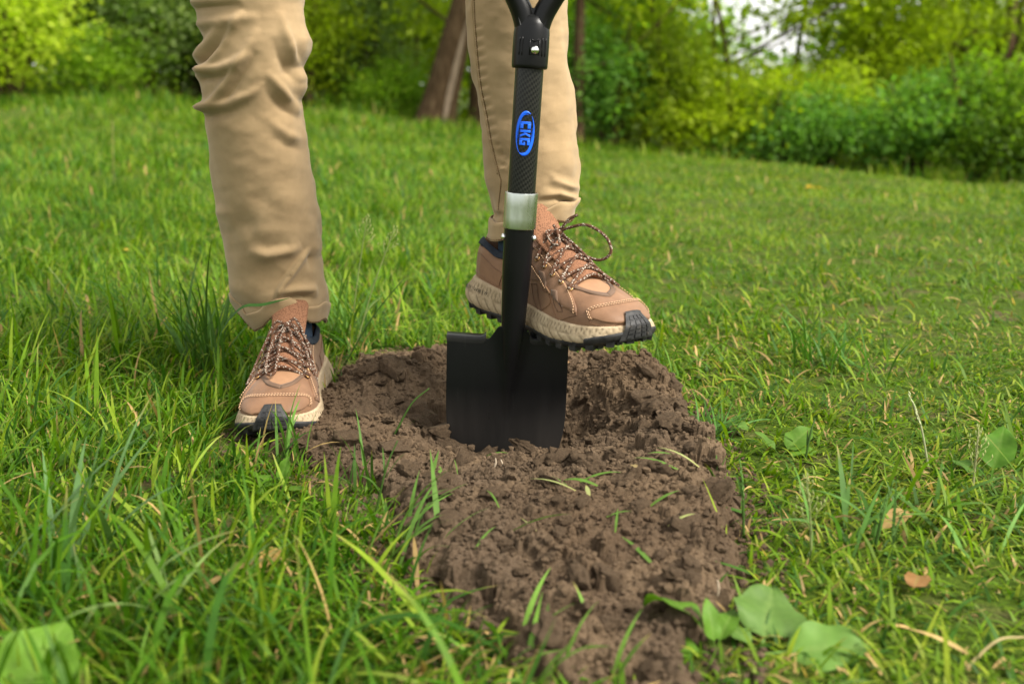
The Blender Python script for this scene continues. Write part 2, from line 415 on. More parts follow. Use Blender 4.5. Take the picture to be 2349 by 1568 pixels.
soil_root = thing('soil_heap', 'patch of freshly dug crumbly brown soil around the shovel blade', 'soil', (0.03, 1.0, 0))
SO = np.array(soil_root.location)
keep = poly_sd(SX, SY, PATCH) > -.035
I = np.arange(SX.size).reshape(SX.shape)
Fq = np.stack([I[:-1, :-1], I[:-1, 1:], I[1:, 1:], I[1:, :-1]], -1); kf = keep[:-1, :-1] & keep[1:, 1:] & keep[:-1, 1:] & keep[1:, :-1]
Fq = Fq[kf]; used = np.unique(Fq); remap = np.zeros(SX.size, np.int64); remap[used] = np.arange(len(used))
SV = np.stack([SX, SY, SZ], -1).reshape(-1, 3)[used]
obj('soil_bed', mesh_from('soil_bed', SV - SO, remap[Fq], (M['soil'],), False), soil_root)

def ico(sub):
    bm = bmesh.new(); bmesh.ops.create_icosphere(bm, subdivisions=sub, radius=1)
    V = np.array([v.co[:] for v in bm.verts]); Fi = np.array([[v.index for v in f.verts] for f in bm.faces]); bm.free(); return V, Fi
ICO1, ICO1F = ico(1); ICO2, ICO2F = ico(2); ICO3, ICO3F = ico(3)
clod_me = []
for s in range(10):
    V = ICO3 * (1 + .30 * fbm(ICO3[:, 0] * 1.3 + s * 7, ICO3[:, 1] * 1.3, ICO3[:, 2] * 1.3, oct=2, seed=s) + .24 * fbm(ICO3[:, 0] * 3.5 + s, ICO3[:, 1] * 4, ICO3[:, 2] * 4, oct=3, seed=s + 40) + .05 * crng.normal(size=len(ICO3)))[:, None]
    for _ in range(5):      # broken faces
        nrm = crng.normal(size=3); nrm /= np.linalg.norm(nrm); lim = crng.uniform(.62, .9); dd = V @ nrm - lim; V = V - np.clip(dd, 0, None)[:, None] * nrm * .85
    clod_me.append(mesh_from('clod', V * np.array([1.15, .95, .72]), ICO3F, (M['soil'],), False))
def on_patch(n_, margin, seed):
    g = np.random.default_rng(seed); out = []
    while len(out) < n_:
        p = np.stack([g.uniform(sx[0], sx[-1], 4000), g.uniform(sy[0], sy[-1], 4000)], -1)
        p = p[poly_sd(p[:, 0], p[:, 1], PATCH) > margin]; out += list(p)
    return np.array(out[:n_])
def blocked(x, y):      # inside the blade or under the standing shoe
    return (abs(y - BLADE_Y) < .012 and abs(x) < .09) or (abs(x + .306) < .065 and y > 1.19)
big = [(1275, 1045, .021), (1330, 1060, .017), (1085, 1050, .011), (1240, 1050, .010), (1265, 1125, .014), (1400, 1330, .017), (1250, 1455, .019),
       (1480, 930, .02), (1500, 955, .022), (1000, 985, .02), (1030, 1000, .018), (880, 860, .022), (905, 905, .026), (950, 950, .028), (860, 900, .02), (840, 960, .02), (1655, 1130, .02), (1640, 1160, .016),
       (1330, 1345, .013), (1430, 1130, .014), (1060, 1060, .012), (1540, 1000, .016), (900, 1030, .018), (940, 1080, .016), (800, 1010, .018), (690, 1005, .016), (1390, 825, .018), (1440, 860, .02), (1560, 1240, .014)]
pts = [(ground_at(u, v, .02)[0], ground_at(u, v, .02)[1], r * .95) for u, v, r in big]
P_ = on_patch(500, .012, 77); i_ = 0
while len(pts) < 290:
    r = float(np.clip(crng.lognormal(math.log(.0065), .42), .004, .015)); pts.append((P_[i_][0], P_[i_][1], r)); i_ += 1
for x, y, r in pts:
    if blocked(x, y): continue
    o = obj('clod', clod_me[crng.integers(10)], soil_root, (x - SO[0], y - SO[1], float(soil_z(x, y)) - SO[2] + r * .22))
    o.rotation_euler = tuple(crng.uniform(-.5, .5, 2)) + (crng.uniform(0, 6.28),); o.scale = (r, r * crng.uniform(.75, 1.1), r * crng.uniform(.7, 1.05))
NC = 15000
P_ = on_patch(NC, -.05, 78); r_ = np.clip(crng.lognormal(math.log(.0016), .5, NC), .0007, .0048)
crumbV = ICO1[None] * (1 + .35 * crng.uniform(-1, 1, (NC, len(ICO1), 1))) * r_[:, None, None]
crumbV += np.stack([P_[:, 0], P_[:, 1], np.where(poly_sd(P_[:, 0], P_[:, 1], PATCH) > 0, soil_z(P_[:, 0], P_[:, 1]), np.maximum(soil_z(P_[:, 0], P_[:, 1]), 0)) + r_ * .35], -1)[:, None]
crumbF = (ICO1F[None] + (np.arange(NC) * len(ICO1))[:, None, None]).reshape(-1, 3)
ok = ~((np.abs(P_[:, 1] - BLADE_Y) < .006) & (np.abs(P_[:, 0]) < .09) & (crumbV[:, 0, 2] > .03))
tag(obj('crumb_layer', mesh_from('crumb_layer', crumbV.reshape(-1, 3) - SO, crumbF, (M['soil'],), smooth_=False), soil_root), kind='stuff')

# ------------------------------------------------------------------ trees and shrubs at the edge of the meadow
def tube_mesh(mb, pts, r0, r1, seg=9, n=14, wob=.0, seed=0):
    c = spline(pts, n); t = np.linspace(0, 1, n)
    if wob: c = c + wob * np.stack([vnoise(t * 5, 0 * t + seed, seed=seed), vnoise(t * 5, 0 * t + seed + 9, seed=seed + 1), 0 * t], -1)
    return mb.tube(c, r0 + (r1 - r0) * t, seg)
LEAF = np.array([[0, 0, 0], [.36, .45, .06], [0, 1, 0], [-.36, .45, .06]])
def leaves(P, size, colr, g, droop=.3):
    n_ = len(P); az = g.uniform(0, 2 * np.pi, n_); el = g.normal(-droop, .6, n_); ro = g.normal(0, .7, n_); s = size * g.uniform(.6, 1.35, n_)
    f = np.stack([np.cos(az) * np.cos(el), np.sin(az) * np.cos(el), np.sin(el)], -1)
    sdv = np.stack([-np.sin(az), np.cos(az), 0 * az], -1); up = np.cross(sdv, f) * -1
    sd2 = sdv * np.cos(ro)[:, None] + up * np.sin(ro)[:, None]; up2 = np.cross(sd2, f)
    V = P[:, None] + s[:, None, None] * (LEAF[None, :, 0, None] * sd2[:, None] + LEAF[None, :, 1, None] * f[:, None] + LEAF[None, :, 2, None] * up2[:, None])
    b = (np.arange(n_) * 4)[:, None]; F = np.concatenate([b + np.array([[0, 1, 2]]), b + np.array([[0, 2, 3]])])
    return V.reshape(-1, 3), F, np.repeat(colr, 4, axis=0)
def crown_points(blobs, n_, g, clump=.16, per=38, hollow=.55):
    """blobs: (centre, radii); leaves gather in sprays spread through each blob"""
    vol = np.array([np.prod(r) ** .75 for c, r in blobs]); vol /= vol.sum(); P, S = [], []
    for (c, r), v in zip(blobs, vol):
        m = max(1, int(n_ * v / per))
        d = g.normal(size=(m, 3)); d /= np.linalg.norm(d, axis=1)[:, None]; q = hollow + (1 - hollow) * g.uniform(0, 1, m) ** .7; q = np.where(g.uniform(0, 1, m) < .25, g.uniform(.1, .8, m), q)
        q *= 1 + .22 * fbm(d[:, 0] * 2 + c[0], d[:, 1] * 2, d[:, 2] * 2, oct=2, seed=3)
        cen = np.array(c) + d * q[:, None] * np.array(r); br = g.normal(0, 1, m)
        k_ = g.integers(per // 2, per * 3 // 2, m); idx = np.repeat(np.arange(m), k_)
        off = g.normal(0, 1, (len(idx), 3)) * np.array([1, 1, .55]) * clump
        P.append(cen[idx] + off); S.append(br[idx])
    return np.concatenate(P), np.concatenate(S)
FOL = {'lime': ((.24, .34, .02), (.38, .46, .03)), 'yellow': ((.18, .25, .008), (.33, .41, .014)), 'green': ((.10, .20, .012), (.21, .32, .018)), 'deep': ((.045, .10, .008), (.11, .18, .016)),
       'blue': ((.07, .17, .025), (.16, .30, .045)), 'silver': ((.13, .20, .055), (.26, .33, .11)), 'rust': ((.16, .085, .018), (.22, .13, .03)), 'olive': ((.125, .18, .008), (.22, .29, .012))}
FOL = {k_: tuple(tuple(1.22 * c for c in q) for q in v) for k_, v in FOL.items()}
def crown(root, blobs, n_, kind, size, seed, clump=.16, per=38):
    g = np.random.default_rng(seed); P, S = crown_points(blobs, n_, g, clump, per)
    a, b = np.array(FOL[kind][0]), np.array(FOL[kind][1]); t = np.clip(.5 + .28 * S + g.normal(0, .2, len(P)), 0, 1)[:, None]
    c = (a * (1 - t) + b * t) * g.uniform(.85, 1.15, (len(P), 1))
    V, F, cc = leaves(P, size, c, g)
    return obj('crown', mesh_from('crown', V - np.array(root.location), F, (M['foliage'],), False, cc), root)
def base_of(u, Y):
    x = (u - CU) / FPX * (Y * cp + .4 * sp); return np.array([x, Y, float(terrain(x, Y))])
def shrub(name, label, u, Y, wid, hgt, kind, n_, size, seed, low=.05, stems=5, clump=.15, group=None, cat='shrub', dep=None):
    b = base_of(u, Y); root = thing(name, label, cat, b, group); g = np.random.default_rng(seed + 500); dep = dep or wid * .8
    mb = MB()
    for k_ in range(stems):
        a = g.uniform(0, 6.28); q = g.uniform(.25, .75)
        tip = b + np.array([math.cos(a) * wid * .4 * q, math.sin(a) * dep * .4 * q, hgt * g.uniform(.7, .95)])
        mid = (b + tip) / 2 + g.normal(0, .08, 3) + np.array([0, 0, .1 * hgt])
        tube_mesh(mb, [b + np.array([math.cos(a) * .06, math.sin(a) * .06, -.05]), mid, tip], .03 * hgt ** .5, .008, 6, 8)
    mb.build('stem', M['bark'], root, root)
    blobs = []; m = 5
    for k_ in range(m):
        a = g.uniform(0, 6.28); q = g.uniform(.1, .55); rz = hgt * g.uniform(.26, .38)
        zc = b[2] + low * hgt + rz + (hgt * (1 - low) - 2 * rz) * (k_ / (m - 1))
        blobs.append(((b[0] + math.cos(a) * wid * .5 * q, b[1] + math.sin(a) * dep * .5 * q, zc), (wid * g.uniform(.30, .46), dep * g.uniform(.30, .46), rz)))
    crown(root, blobs, n_, kind, size, seed, clump); return root
def tree(name, label, u, Y, lean, hgt, rad, kind, n_, size, seed, crown_lo=.3, crown_w=2.2, branches=7, group=None, low_blobs=(), fork=None, trunk_pts=None):
    b = base_of(u, Y); root = thing(name, label, 'tree', b, group); g = np.random.default_rng(seed + 900); mb = MB()
    top = b + np.array([lean[0] * hgt, lean[1] * hgt, hgt]); mid = b + (top - b) * .45 + np.array([-lean[0] * .10 * hgt, 0, 0])
    path = spline([b - np.array([0, 0, .15]), b + (mid - b) * .5, mid, top], 30); t = np.linspace(0, 1, 30)
    rr = rad * (1.0 - .8 * t) + rad * .55 * np.exp(-t * 22)
    mb.tube(path, rr, 14)
    tr = mb.build('trunk', M['bark'], root, root)
    blobs = list(low_blobs)
    for k_ in range(branches):
        s = g.uniform(crown_lo, .95) if fork is None or k_ > 1 else fork; p0 = path[int(s * 29)]; a = g.uniform(0, 6.28) if fork is None or k_ > 1 else (0.4 if k_ else 2.9)
        ln = crown_w * g.uniform(.6, 1.05) * (1.2 - .6 * s); p2 = p0 + np.array([math.cos(a) * ln, math.sin(a) * ln, ln * g.uniform(.35, .8)]); p1 = (p0 + p2) / 2 + np.array([0, 0, -.08 * ln]) + g.normal(0, .06, 3)
        lb = MB(); tube_mesh(lb, [p0, p1, p2], rad * .42 * (1.1 - s), .015, 7, 10); lb.build('limb', M['bark'], root, root)
        blobs += [(p2, (ln * .5, ln * .5, ln * .36)), (p1 + np.array([0, 0, .25 * ln]), (ln * .38, ln * .38, ln * .25))]
    blobs.append((top, (crown_w * .6, crown_w * .6, crown_w * .5)))
    crown(root, blobs, n_, kind, size, seed, .2); return root, path
EDGE = 'shrubs along the meadow edge'
# left side
shrub('leafy_shrub', 'bright lime green leafy shrub standing out before the dark thicket', 25, 11.0, 1.7, 1.55, 'lime', 9000, .065, 1)
shrub('leafy_shrub', 'tall rusty brown tinted shrub above the lime green shrub', 60, 14.5, 3.2, 3.2, 'rust', 9000, .08, 2)
shrub('leafy_shrub', 'deep green shrub in the dark gap beside the lime green shrub', 205, 13.6, 2.6, 3.0, 'deep', 12000, .07, 3)
shrub('leafy_shrub', 'pale silvery green willow-like shrub beside the khaki trouser leg', 340, 12.8, 2.3, 2.3, 'silver', 9000, .06, 4)
shrub('leafy_shrub', 'broad dark green shrub behind the bent knee of the trousers', 470, 13.4, 2.6, 3.2, 'deep', 12000, .07, 5)
shrub('leafy_shrub', 'small mid green shrub low at the grass edge under the dark thicket', 240, 12.2, 1.6, .9, 'green', 5000, .055, 6)
shrub('leafy_shrub', 'deep green shrub filling the gap next to the knee of the standing leg', 405, 14.2, 2.0, 1.9, 'deep', 9000, .07, 51, low=.0)
shrub('leafy_shrub', 'mid green shrub hugging the ground behind the light sage shrub', 800, 14.4, 2.0, 1.7, 'green', 8000, .07, 52, low=.0)
# between the legs
shrub('leafy_shrub', 'yellow green shrub with bright sprays just past the knee', 700, 12.4, 1.5, 2.0, 'yellow', 9000, .06, 7)
shrub('leafy_shrub', 'light sage green shrub between the legs', 830, 13.2, 1.5, 2.4, 'silver', 8000, .055, 8)
shrub('leafy_shrub', 'fresh lime green shrub behind the leaning tree trunk', 940, 15.0, 2.6, 3.2, 'lime', 11000, .07, 9)
shrub('leafy_shrub', 'low deep green shrub at the foot of the leaning trunk', 900, 12.6, 1.2, .75, 'green', 5000, .05, 10)
shrub('leafy_shrub', 'dark green shrub far behind the sage green shrub', 770, 16.5, 4.0, 3.6, 'deep', 11000, .08, 11)
# right side
shrub('leafy_shrub', 'blue green shrub growing right beside the dark forked trunk', 1400, 12.6, 1.6, 1.7, 'blue', 8000, .06, 12)
shrub('leafy_shrub', 'olive green shrub under the thin leaning stems', 1540, 13.0, 1.9, 1.9, 'olive', 10000, .06, 13)
shrub('leafy_shrub', 'yellow green shrub with bright top below the sky gap', 1690, 12.4, 1.9, 1.35, 'yellow', 9000, .06, 14)
shrub('leafy_shrub', 'dark blue green shrub low beneath the sky gap', 1800, 11.7, 1.7, .95, 'blue', 7000, .055, 15)
shrub('leafy_shrub', 'tall yellow green shrub closing the sky gap on one side', 1985, 13.2, 2.0, 2.9, 'yellow', 13000, .065, 16)
shrub('leafy_shrub', 'bright lime shrub with brownish stems amid the yellow foliage', 1905, 12.2, 1.2, 1.3, 'lime', 6000, .055, 17)
shrub('leafy_shrub', 'rounded blue green shrub in front of the tall yellow shrub', 2110, 11.4, 1.6, 1.25, 'blue', 9000, .055, 18)
shrub('leafy_shrub', 'wide mid green shrub with layered sprays at the low end of the meadow', 2250, 11.2, 1.9, 1.5, 'green', 10000, .06, 19)
shrub('leafy_shrub', 'dense deep green shrub at the lowest corner of the meadow edge', 2345, 10.9, 1.7, 1.1, 'deep', 8000, .055, 20)
shrub('leafy_shrub', 'tall olive shrub behind the layered green shrub', 2260, 14.6, 3.0, 3.4, 'olive', 12000, .075, 22)
shrub('leafy_shrub', 'tall mid green shrub far behind the forked trunk', 1430, 16.0, 3.0, 3.6, 'green', 11000, .08, 23)
# trees
_, lpath = tree('leaning_tree', 'thick leaning brown tree trunk with a pale barkless strip', 985, 12.0, (.40, .0), 5.5, .225, 'yellow', 6000, .09, 31, crown_lo=.55, crown_w=2.4)
lroot = bpy.data.objects['leaning_tree']; mb = MB(); prof_ = []
for i_, q in enumerate(np.linspace(0.03, .34, 26)):
    c_ = np.array([np.interp(q * 29, np.arange(30), lpath[:, d_]) for d_ in range(3)]); r0 = .225 * (1 - .8 * q) + .225 * .55 * math.exp(-q * 22) + .006
    ww = .03 + .17 * math.sin(math.pi * i_ / 25) ** .8; a0 = -math.pi / 2 + .50
    prof_.append([c_ + r0 * np.array([math.cos(a), math.sin(a), 0]) for a in np.linspace(a0 - ww, a0 + ww, 9)])
mb.grid(np.array(prof_)); mb.build('bare_strip', M['wood_pale'], lroot, lroot)
tree('forked_tree', 'dark forked tree trunk close behind the trouser leg on the shovel', 1322, 12.2, (.02, 0), 6.0, .085, 'yellow', 6000, .09, 32, crown_lo=.5, fork=.24, crown_w=2.4)
tree('dark_tree', 'dark upright trunk half hidden between the leaning trunk and the leg', 1092, 13.6, (.02, 0), 6.5, .11, 'green', 5000, .09, 33, crown_lo=.5, crown_w=2.4)
for i_, (u, Yt, ln, hg, rd, kd, lab) in enumerate([(1712, 13.0, (-.30, 0), 4.5, .05, 'yellow', 'thin dark stem leaning strongly away from the sky gap'), (1640, 13.6, (-.06, 0), 5.0, .045, 'yellow', 'thin upright dark stem in the yellow foliage'),
                                        (1790, 14.0, (.16, 0), 5.5, .05, 'yellow', 'thin stem leaning across the sky gap'), (2120, 14.0, (.05, 0), 6.5, .14, 'green', 'stout dark trunk rising behind the blue green shrubs'),
                                        (2300, 13.0, (-.03, 0), 6.5, .10, 'olive', 'dark trunk above the lowest corner of the meadow'), (1480, 14.2, (.03, 0), 6.5, .07, 'yellow', 'slim trunk behind the blue green shrub by the forked trunk'),
                                        (310, 15.0, (.02, 0), 7, .14, 'deep', 'stout trunk deep in the dark thicket'), (560, 15.5, (0, 0), 7, .13, 'green', 'trunk behind the knee of the trousers')]):
    tree('slender_tree' if rd < .08 else 'woodland_tree', lab, u, Yt, ln, hg, rd, kd, 3500 if i_ < 3 else 7000, .085, 40 + i_, crown_lo=.5 if i_ in (0, 2) else .3, crown_w=1.9)
# the wood beyond reads as one mass: low on the side of the sky gap
g = np.random.default_rng(90); blobs = []
for a in np.arange(-62, 62, 1.1):
    u_ = CU + FPX * math.tan(R(a)) if abs(a) < 60 else (9e3 if a > 0 else -9e3)
    for ring_, (d_, h_) in enumerate([(16.8, 2.6), (19, 5.5), (22.5, 3.4), (27, 9.0)]):
        x, y = d_ * math.sin(R(a)) / math.cos(R(a)) * 1.0 if abs(a) < 45 else d_ * 1.6 * math.sin(R(a)), d_
        hz = h_ * g.uniform(.7, 1.1); z0 = float(terrain(x, y))
        gap = abs(u_ - 1775) < 150
        if gap: hz = min(hz, (.42 - z0 + d_ * math.tan(R(.75 + .9 * g.uniform(0, 1)))))
        if 1550 < u_ < 2349 and not gap: hz = min(hz, 4.0)
        blobs.append(((x, y + g.uniform(-1, 1), z0 + hz * .5), (1.1, 1.0, hz * .5)))
wood = obj('woodland', None)if False else None
P, S = crown_points(blobs, 100000, g, .3, 30, .3)
t = np.clip(.5 + .28 * S + g.normal(0, .2, len(P)), 0, 1)[:, None]
mixk = (vnoise(P[:, 0] * .25, P[:, 1] * .1, P[:, 2] * .3, seed=8) > .0)[:, None]
ca = np.where(mixk, FOL['green'][0], FOL['yellow'][0]); cb = np.where(mixk, FOL['green'][1], FOL['yellow'][1])
V, F, cc = leaves(P, .21, ca * (1 - t) + cb * t, g)
tag(obj('woodland', mesh_from('woodland', V, F, (M['foliage'],), False, cc)), 'mixed green woodland beyond the shrubs', 'woodland', kind='stuff')

# ------------------------------------------------------------------ shovel
O = at(1160, 1015, BLADE_Y); A_ = at(1222, 40, BLADE_Y) - O; A_ /= np.linalg.norm(A_)
YB = np.array([0, 1.0, 0]); XB = np.cross(YB, A_)
def sh(x, y, z): return O + np.multiply.outer(np.asarray(x, float), XB) + np.multiply.outer(np.asarray(y, float), YB) + np.multiply.outer(np.asarray(z, float), A_)
def zl(v): return float((at(1200, v, BLADE_Y) - O) @ A_)
shovel = thing('shovel', 'black short-handled shovel with carbon shaft, silver collar and square blade pushed into the soil', 'shovel', O)
OB = at(1158, 1027, BLADE_Y); AB = at(1166, 745, BLADE_Y) - OB; AB /= np.linalg.norm(AB); XBB = np.cross(YB, AB)
def shb(x, y, z): return OB + np.multiply.outer(np.asarray(x, float), XBB) + np.multiply.outer(np.asarray(y, float), YB) + np.multiply.outer(np.asarray(z, float), AB)
# blade
BH, ZT = .0715, .135
def b_half(z): return table(z, [-.045, -.035, -.022, -.01, .004, .02, .04, .06, .16], [.012, .036, .052, .0605, .0660, .0695, .0712, .0715, .0715], .004)
def b_top(x): return ZT + .0165 * smooth(.0275, .0125, np.abs(x - .004))
def rc(z): return np.clip(.0100 * (z - .036) / (ZT + .012 - .036), 0.0002, .02)
def b_y(x, z):
    r = rc(z); xc = x - .0052 * smooth(.03, .14, z); return -.95 * r * np.exp(-.5 * (xc / (r * .95 + .0012)) ** 2) + .009 * (x / BH) ** 2 - .004 * np.cos(np.clip((z - .05) / .09, -1, 1) * 1.5)
nu, nv = 81, 90; P = np.zeros((nv, nu, 3))
for i, s in enumerate(np.linspace(0, 1, nv)):
    q = np.linspace(-1, 1, nu); zc = -.045 + (ZT + .045) * s; x = q * b_half(np.full(nu, zc)) if s < .85 else q * BH
    z = -.045 + (b_top(x) + .045) * s; P[i] = shb(x, b_y(x, np.minimum(z, ZT)), z)
mb = MB(); mb.grid(P)
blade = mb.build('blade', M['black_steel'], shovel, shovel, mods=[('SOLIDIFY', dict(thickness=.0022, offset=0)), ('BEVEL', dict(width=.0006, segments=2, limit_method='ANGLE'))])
tag(blade, 'square-shouldered black steel blade with rounded lower corners')
for s in (-1, 1):   # folded foot rests on both shoulders
    mb = MB(); pr = []
    for x in np.linspace(.0255, BH + .0006, 14):
        lift = .004 * smooth(.030, .0255, x); y0 = float(b_y(np.array(x), np.array(ZT)))
        sec = [(-.0016, -.006), (-.0022, -.0005), (-.0012, .0018), (.002, .0026), (.0125, .0026), (.0142, .0014), (.0142, -.0006), (.003, -.0006), (.0018, -.006)]
        pr.append([shb(s * x, y0 + a, ZT + lift + b) for a, b in sec])
    mb.grid(np.array(pr), closed_v=True, cap0=True, cap1=True); mb.build('foot_rest', M['black_steel'], blade, shovel, sharp=45)
# socket
def rings(zs, rs, seg=48, x0=0, y0=0, sq=1.0):
    a = np.arange(seg) / seg * 2 * np.pi
    return np.array([sh(x0 + r * np.cos(a), y0 + r * sq * np.sin(a), np.full(seg, z)) for z, r in zip(zs, rs)])
zf0, zf1 = zl(523), zl(441); zc0 = zl(157)
mb = MB(); zz = np.linspace(.042, zf0 + .004, 44)
mb.grid(rings(zz, table(zz, [.04, .06, .085, .125, .155, .21, .30], [.0030, .0058, .0090, .0128, .0143, .0165, .0175], .012)), closed_v=True)
mb.build('socket', M['black_steel'], shovel, shovel)
for s in (-1, 1):
    mb = MB(); mb.sphere(sh(s * .0172, -.002, zl(545)), (.0032, .0042, .0042), 12, 8); mb.build('rivet', M['chrome'], shovel, shovel)
# collar of silver metal, slightly crimped flats
a = np.arange(72) / 72 * 2 * np.pi; P = []
for z, r in [(zf0 - .0005, .0176), (zf0, .0183), (zf0 + .0012, .0186), (zf0 + .012, .0184), (zf0 + .025, .0185), (zf1 - .0015, .0186), (zf1 - .0004, .0184), (zf1, .0178), (zf1 - .0012, .0166)]:
    rr = r * (1 + .010 * np.cos(a * 9) + .006 * np.cos(a * 4 + 1)); P.append(sh(rr * np.cos(a), rr * np.sin(a), np.full(72, z)))
mb = MB(); mb.grid(np.array(P), closed_v=True); mb.build('collar', M['alu'], shovel, shovel, sharp=35)
# carbon shaft with uv for the weave
RS = .0156; a = np.arange(65) / 64 * 2 * np.pi; zz = np.linspace(zf0, zc0 + .02, 40)
P = np.array([sh(RS * np.cos(a), RS * np.sin(a), np.full(65, z)) for z in zz]); mb = MB(); mb.grid(P)
shaft = mb.build('shaft', M['carbon'], shovel, shovel); me = shaft.data; uvl = me.uv_layers.new(name='UVMap')
vi = np.zeros(len(me.loops), np.int32); me.loops.foreach_get('vertex_index', vi)
row, colm = vi // 65, vi % 65; uu = colm / 64 * 40; vv = zz[row] / .0030 + uu * .35
uvl.data.foreach_set('uv', np.stack([uu, vv], -1).astype(np.float32).ravel())
# printed blue emblem wrapped on the shaft: an open double oval round the letters C K G
def wrap(px, pz):    # px across the shaft (to the right in front view), pz up along it
    th = -math.pi / 2 + px / (RS + .0004); return sh((RS + .0004) * np.cos(th), (RS + .0004) * np.sin(th), pz)
ze = zl(305); xe = -.0006
logo = MB()
def quad(c4):        # four corners in (across, along), subdivided to follow the curve
    c4 = np.array(c4, float); n_ = 7; g_ = np.zeros((n_, n_, 2))
    for i, s in enumerate(np.linspace(0, 1, n_)):
        for j, q in enumerate(np.linspace(0, 1, n_)): g_[i, j] = (c4[0] * (1 - q) + c4[1] * q) * (1 - s) + (c4[3] * (1 - q) + c4[2] * q) * s
    logo.grid(wrap(xe + g_[..., 0], ze + g_[..., 1]))
def glyph(rects, z_top, h, wd):
    # letter box: lx 0..1 along reading direction (downwards), ly 0..1 towards the letter's top (to the right)
    for r in rects: quad([((ly - .5) * h, z_top - lx * wd) for lx, ly in r])
def rect(x0, y0, x1, y1): return [(x0, y0), (x1, y0), (x1, y1), (x0, y1)]
LC = [rect(0, 0, .34, 1), rect(.34, 0, 1, .30), rect(.34, .70, 1, 1)]
LK = [rect(0, 0, .34, 1), [(.34, .34), (.34, .66), (.72, 1), (1.06, 1)][:], [(.40, .62), (.62, .62), (1.06, 0), (.70, 0)]]
LK[1] = [(.34, .33), (.62, .5), (1.06, 1), (.68, 1)]
LG = [rect(0, 0, .34, 1), rect(.34, 0, 1, .28), rect(.34, .74, 1, 1), rect(.70, .28, 1, .56), rect(.52, .40, .70, .56)]
lw, lh = .0076, .0118
for i, L in enumerate((LC, LK, LG)): glyph(L, .0128 - i * .0089, lh, lw)
def crescent(a0, a1, A1, B1, dx, dz, th, peak):
    n_ = 40; t = np.linspace(0, 1, n_); aa = R(a0) + (R(a1) - R(a0)) * t; wd = th * np.sin(np.pi * np.clip(t, .02, .98)) ** .6 * (1 + peak * (t - .5))
    g_ = np.array([[((A1 - k_ * w_) * math.cos(q) + dx, (B1 - k_ * w_ * 1.3) * math.sin(q) + dz) for k_ in (0, .5, 1)] for q, w_ in zip(aa, wd)])
    logo.grid(wrap(xe + g_[..., 0], ze + g_[..., 1]))
crescent(62, 238, .0108, .0242, 0, 0, .0026, -.9)
crescent(70, 200, .0082, .0205, 0, .0006, .0008, 0)
crescent(52, -118, .0108, .0242, 0, 0, .0026, .9)
crescent(20, -108, .0082, .0205, 0, -.0006, .0008, 0)
lo = logo.build('printed_emblem', M['blue'], shaft, shovel, mods=[('SOLIDIFY', dict(thickness=.0003, offset=1))]); tag(lo, 'blue oval emblem with the letters CKG')
# plastic grip: socket, yoke arms, web, cross bar
mb = MB(); zz = [zc0 + .0025, zc0, zc0 + .0012, zc0 + .004, zl(110), zl(75), zl(55), zl(38), zl(30)]
rr = [.0162, .0188, .0196, .0198, .0199, .0196, .0185, .0165, .008]; sq = [1, 1, 1, 1, .98, .95, .88, .8, .7]
mb.grid(np.array([rings([z], [r], 48, 0, 0, s)[0] for z, r, s in zip(zz, rr, sq)]), closed_v=True, cap1=True)
grip = mb.build('handle_socket', M['plastic'], shovel, shovel)
for s in (-1, 1):
    pth = spline([(s * .006, 0, zl(80)), (s * .0078, 0, zl(58)), (s * .0115, 0, zl(30)), (s * .0185, 0, zl(0)), (s * .031, 0, zl(-45)), (s * .046, 0, zl(-100)), (s * .052, 0, zl(-150)), (s * .052, 0, zl(-190))], 40)
    a = np.arange(20) / 20 * 2 * np.pi; P = []
    for i, p in enumerate(pth):
        tq = i / 39; w_, d_ = .0118 - .0026 * tq, .0140 - .003 * tq
        P.append(sh(p[0] + w_ * np.cos(a), d_ * np.sin(a), np.full(20, p[2]) - s * w_ * np.cos(a) * .45 * math.sin(math.pi * min(1, tq * 1.3))))
    mb = MB(); mb.grid(np.array(P), closed_v=True, cap0=True, cap1=True); mb.build('yoke_arm', M['plastic'], shovel, shovel)
mb = MB(); P = []
for z in np.linspace(zl(60), zl(18), 12):
    q = (z - zl(60)) / (zl(18) - zl(60)); hw = .013 + .007 * q; th = .0135 - .005 * q
    P.append([sh(x, y, z + .004 * (abs(x) / hw) ** 2 * q) for x, y in [(-hw, -th), (-hw * .5, -th * .8), (0, -th * .7), (hw * .5, -th * .8), (hw, -th), (hw, th), (0, th * .7), (-hw, th)]])
mb.grid(np.array(P), closed_v=True, cap0=True, cap1=True); mb.build('yoke_web', M['plastic'], shovel, shovel, sharp=50)
mb = MB(); q = np.linspace(-.066, .066, 25); mb.tube(sh(q, 0 * q, np.full(25, zl(-190))), .0135 + .0025 * np.cos(q / .066 * 1.5), 20); mb.build('grip_bar', M['plastic'], shovel, shovel)
mb = MB(); a = np.arange(25) / 24 * 2 * np.pi; xm, zm = -.0035, zl(46)
mb.tube(sh(xm + .0035 * np.cos(a), np.full(25, -.0116), zm + .0042 * np.sin(a) - .010 * 0), .0006, 6, False); mb.build('mould_mark', M['plastic'], grip, shovel)
xb_ = float((at(1227, 113, BLADE_Y - .02) - O) @ XB); zb_ = zl(113) - .001
mb = MB(); mb.sphere(sh(xb_, -.0195, zb_), .0047, 18, 12); mb.build('ball_screw', M['chrome'], shovel, shovel)
mb = MB()
def on_sock(x, out=.0): return -math.sqrt(max(.0198 ** 2 - x * x, 0)) * .99 - out
for x in (-.0125, -.0095, .0120, .0155): mb.tube([sh(x, on_sock(x), z) for z in np.linspace(zl(128), zl(86), 6)], .0007, 6)
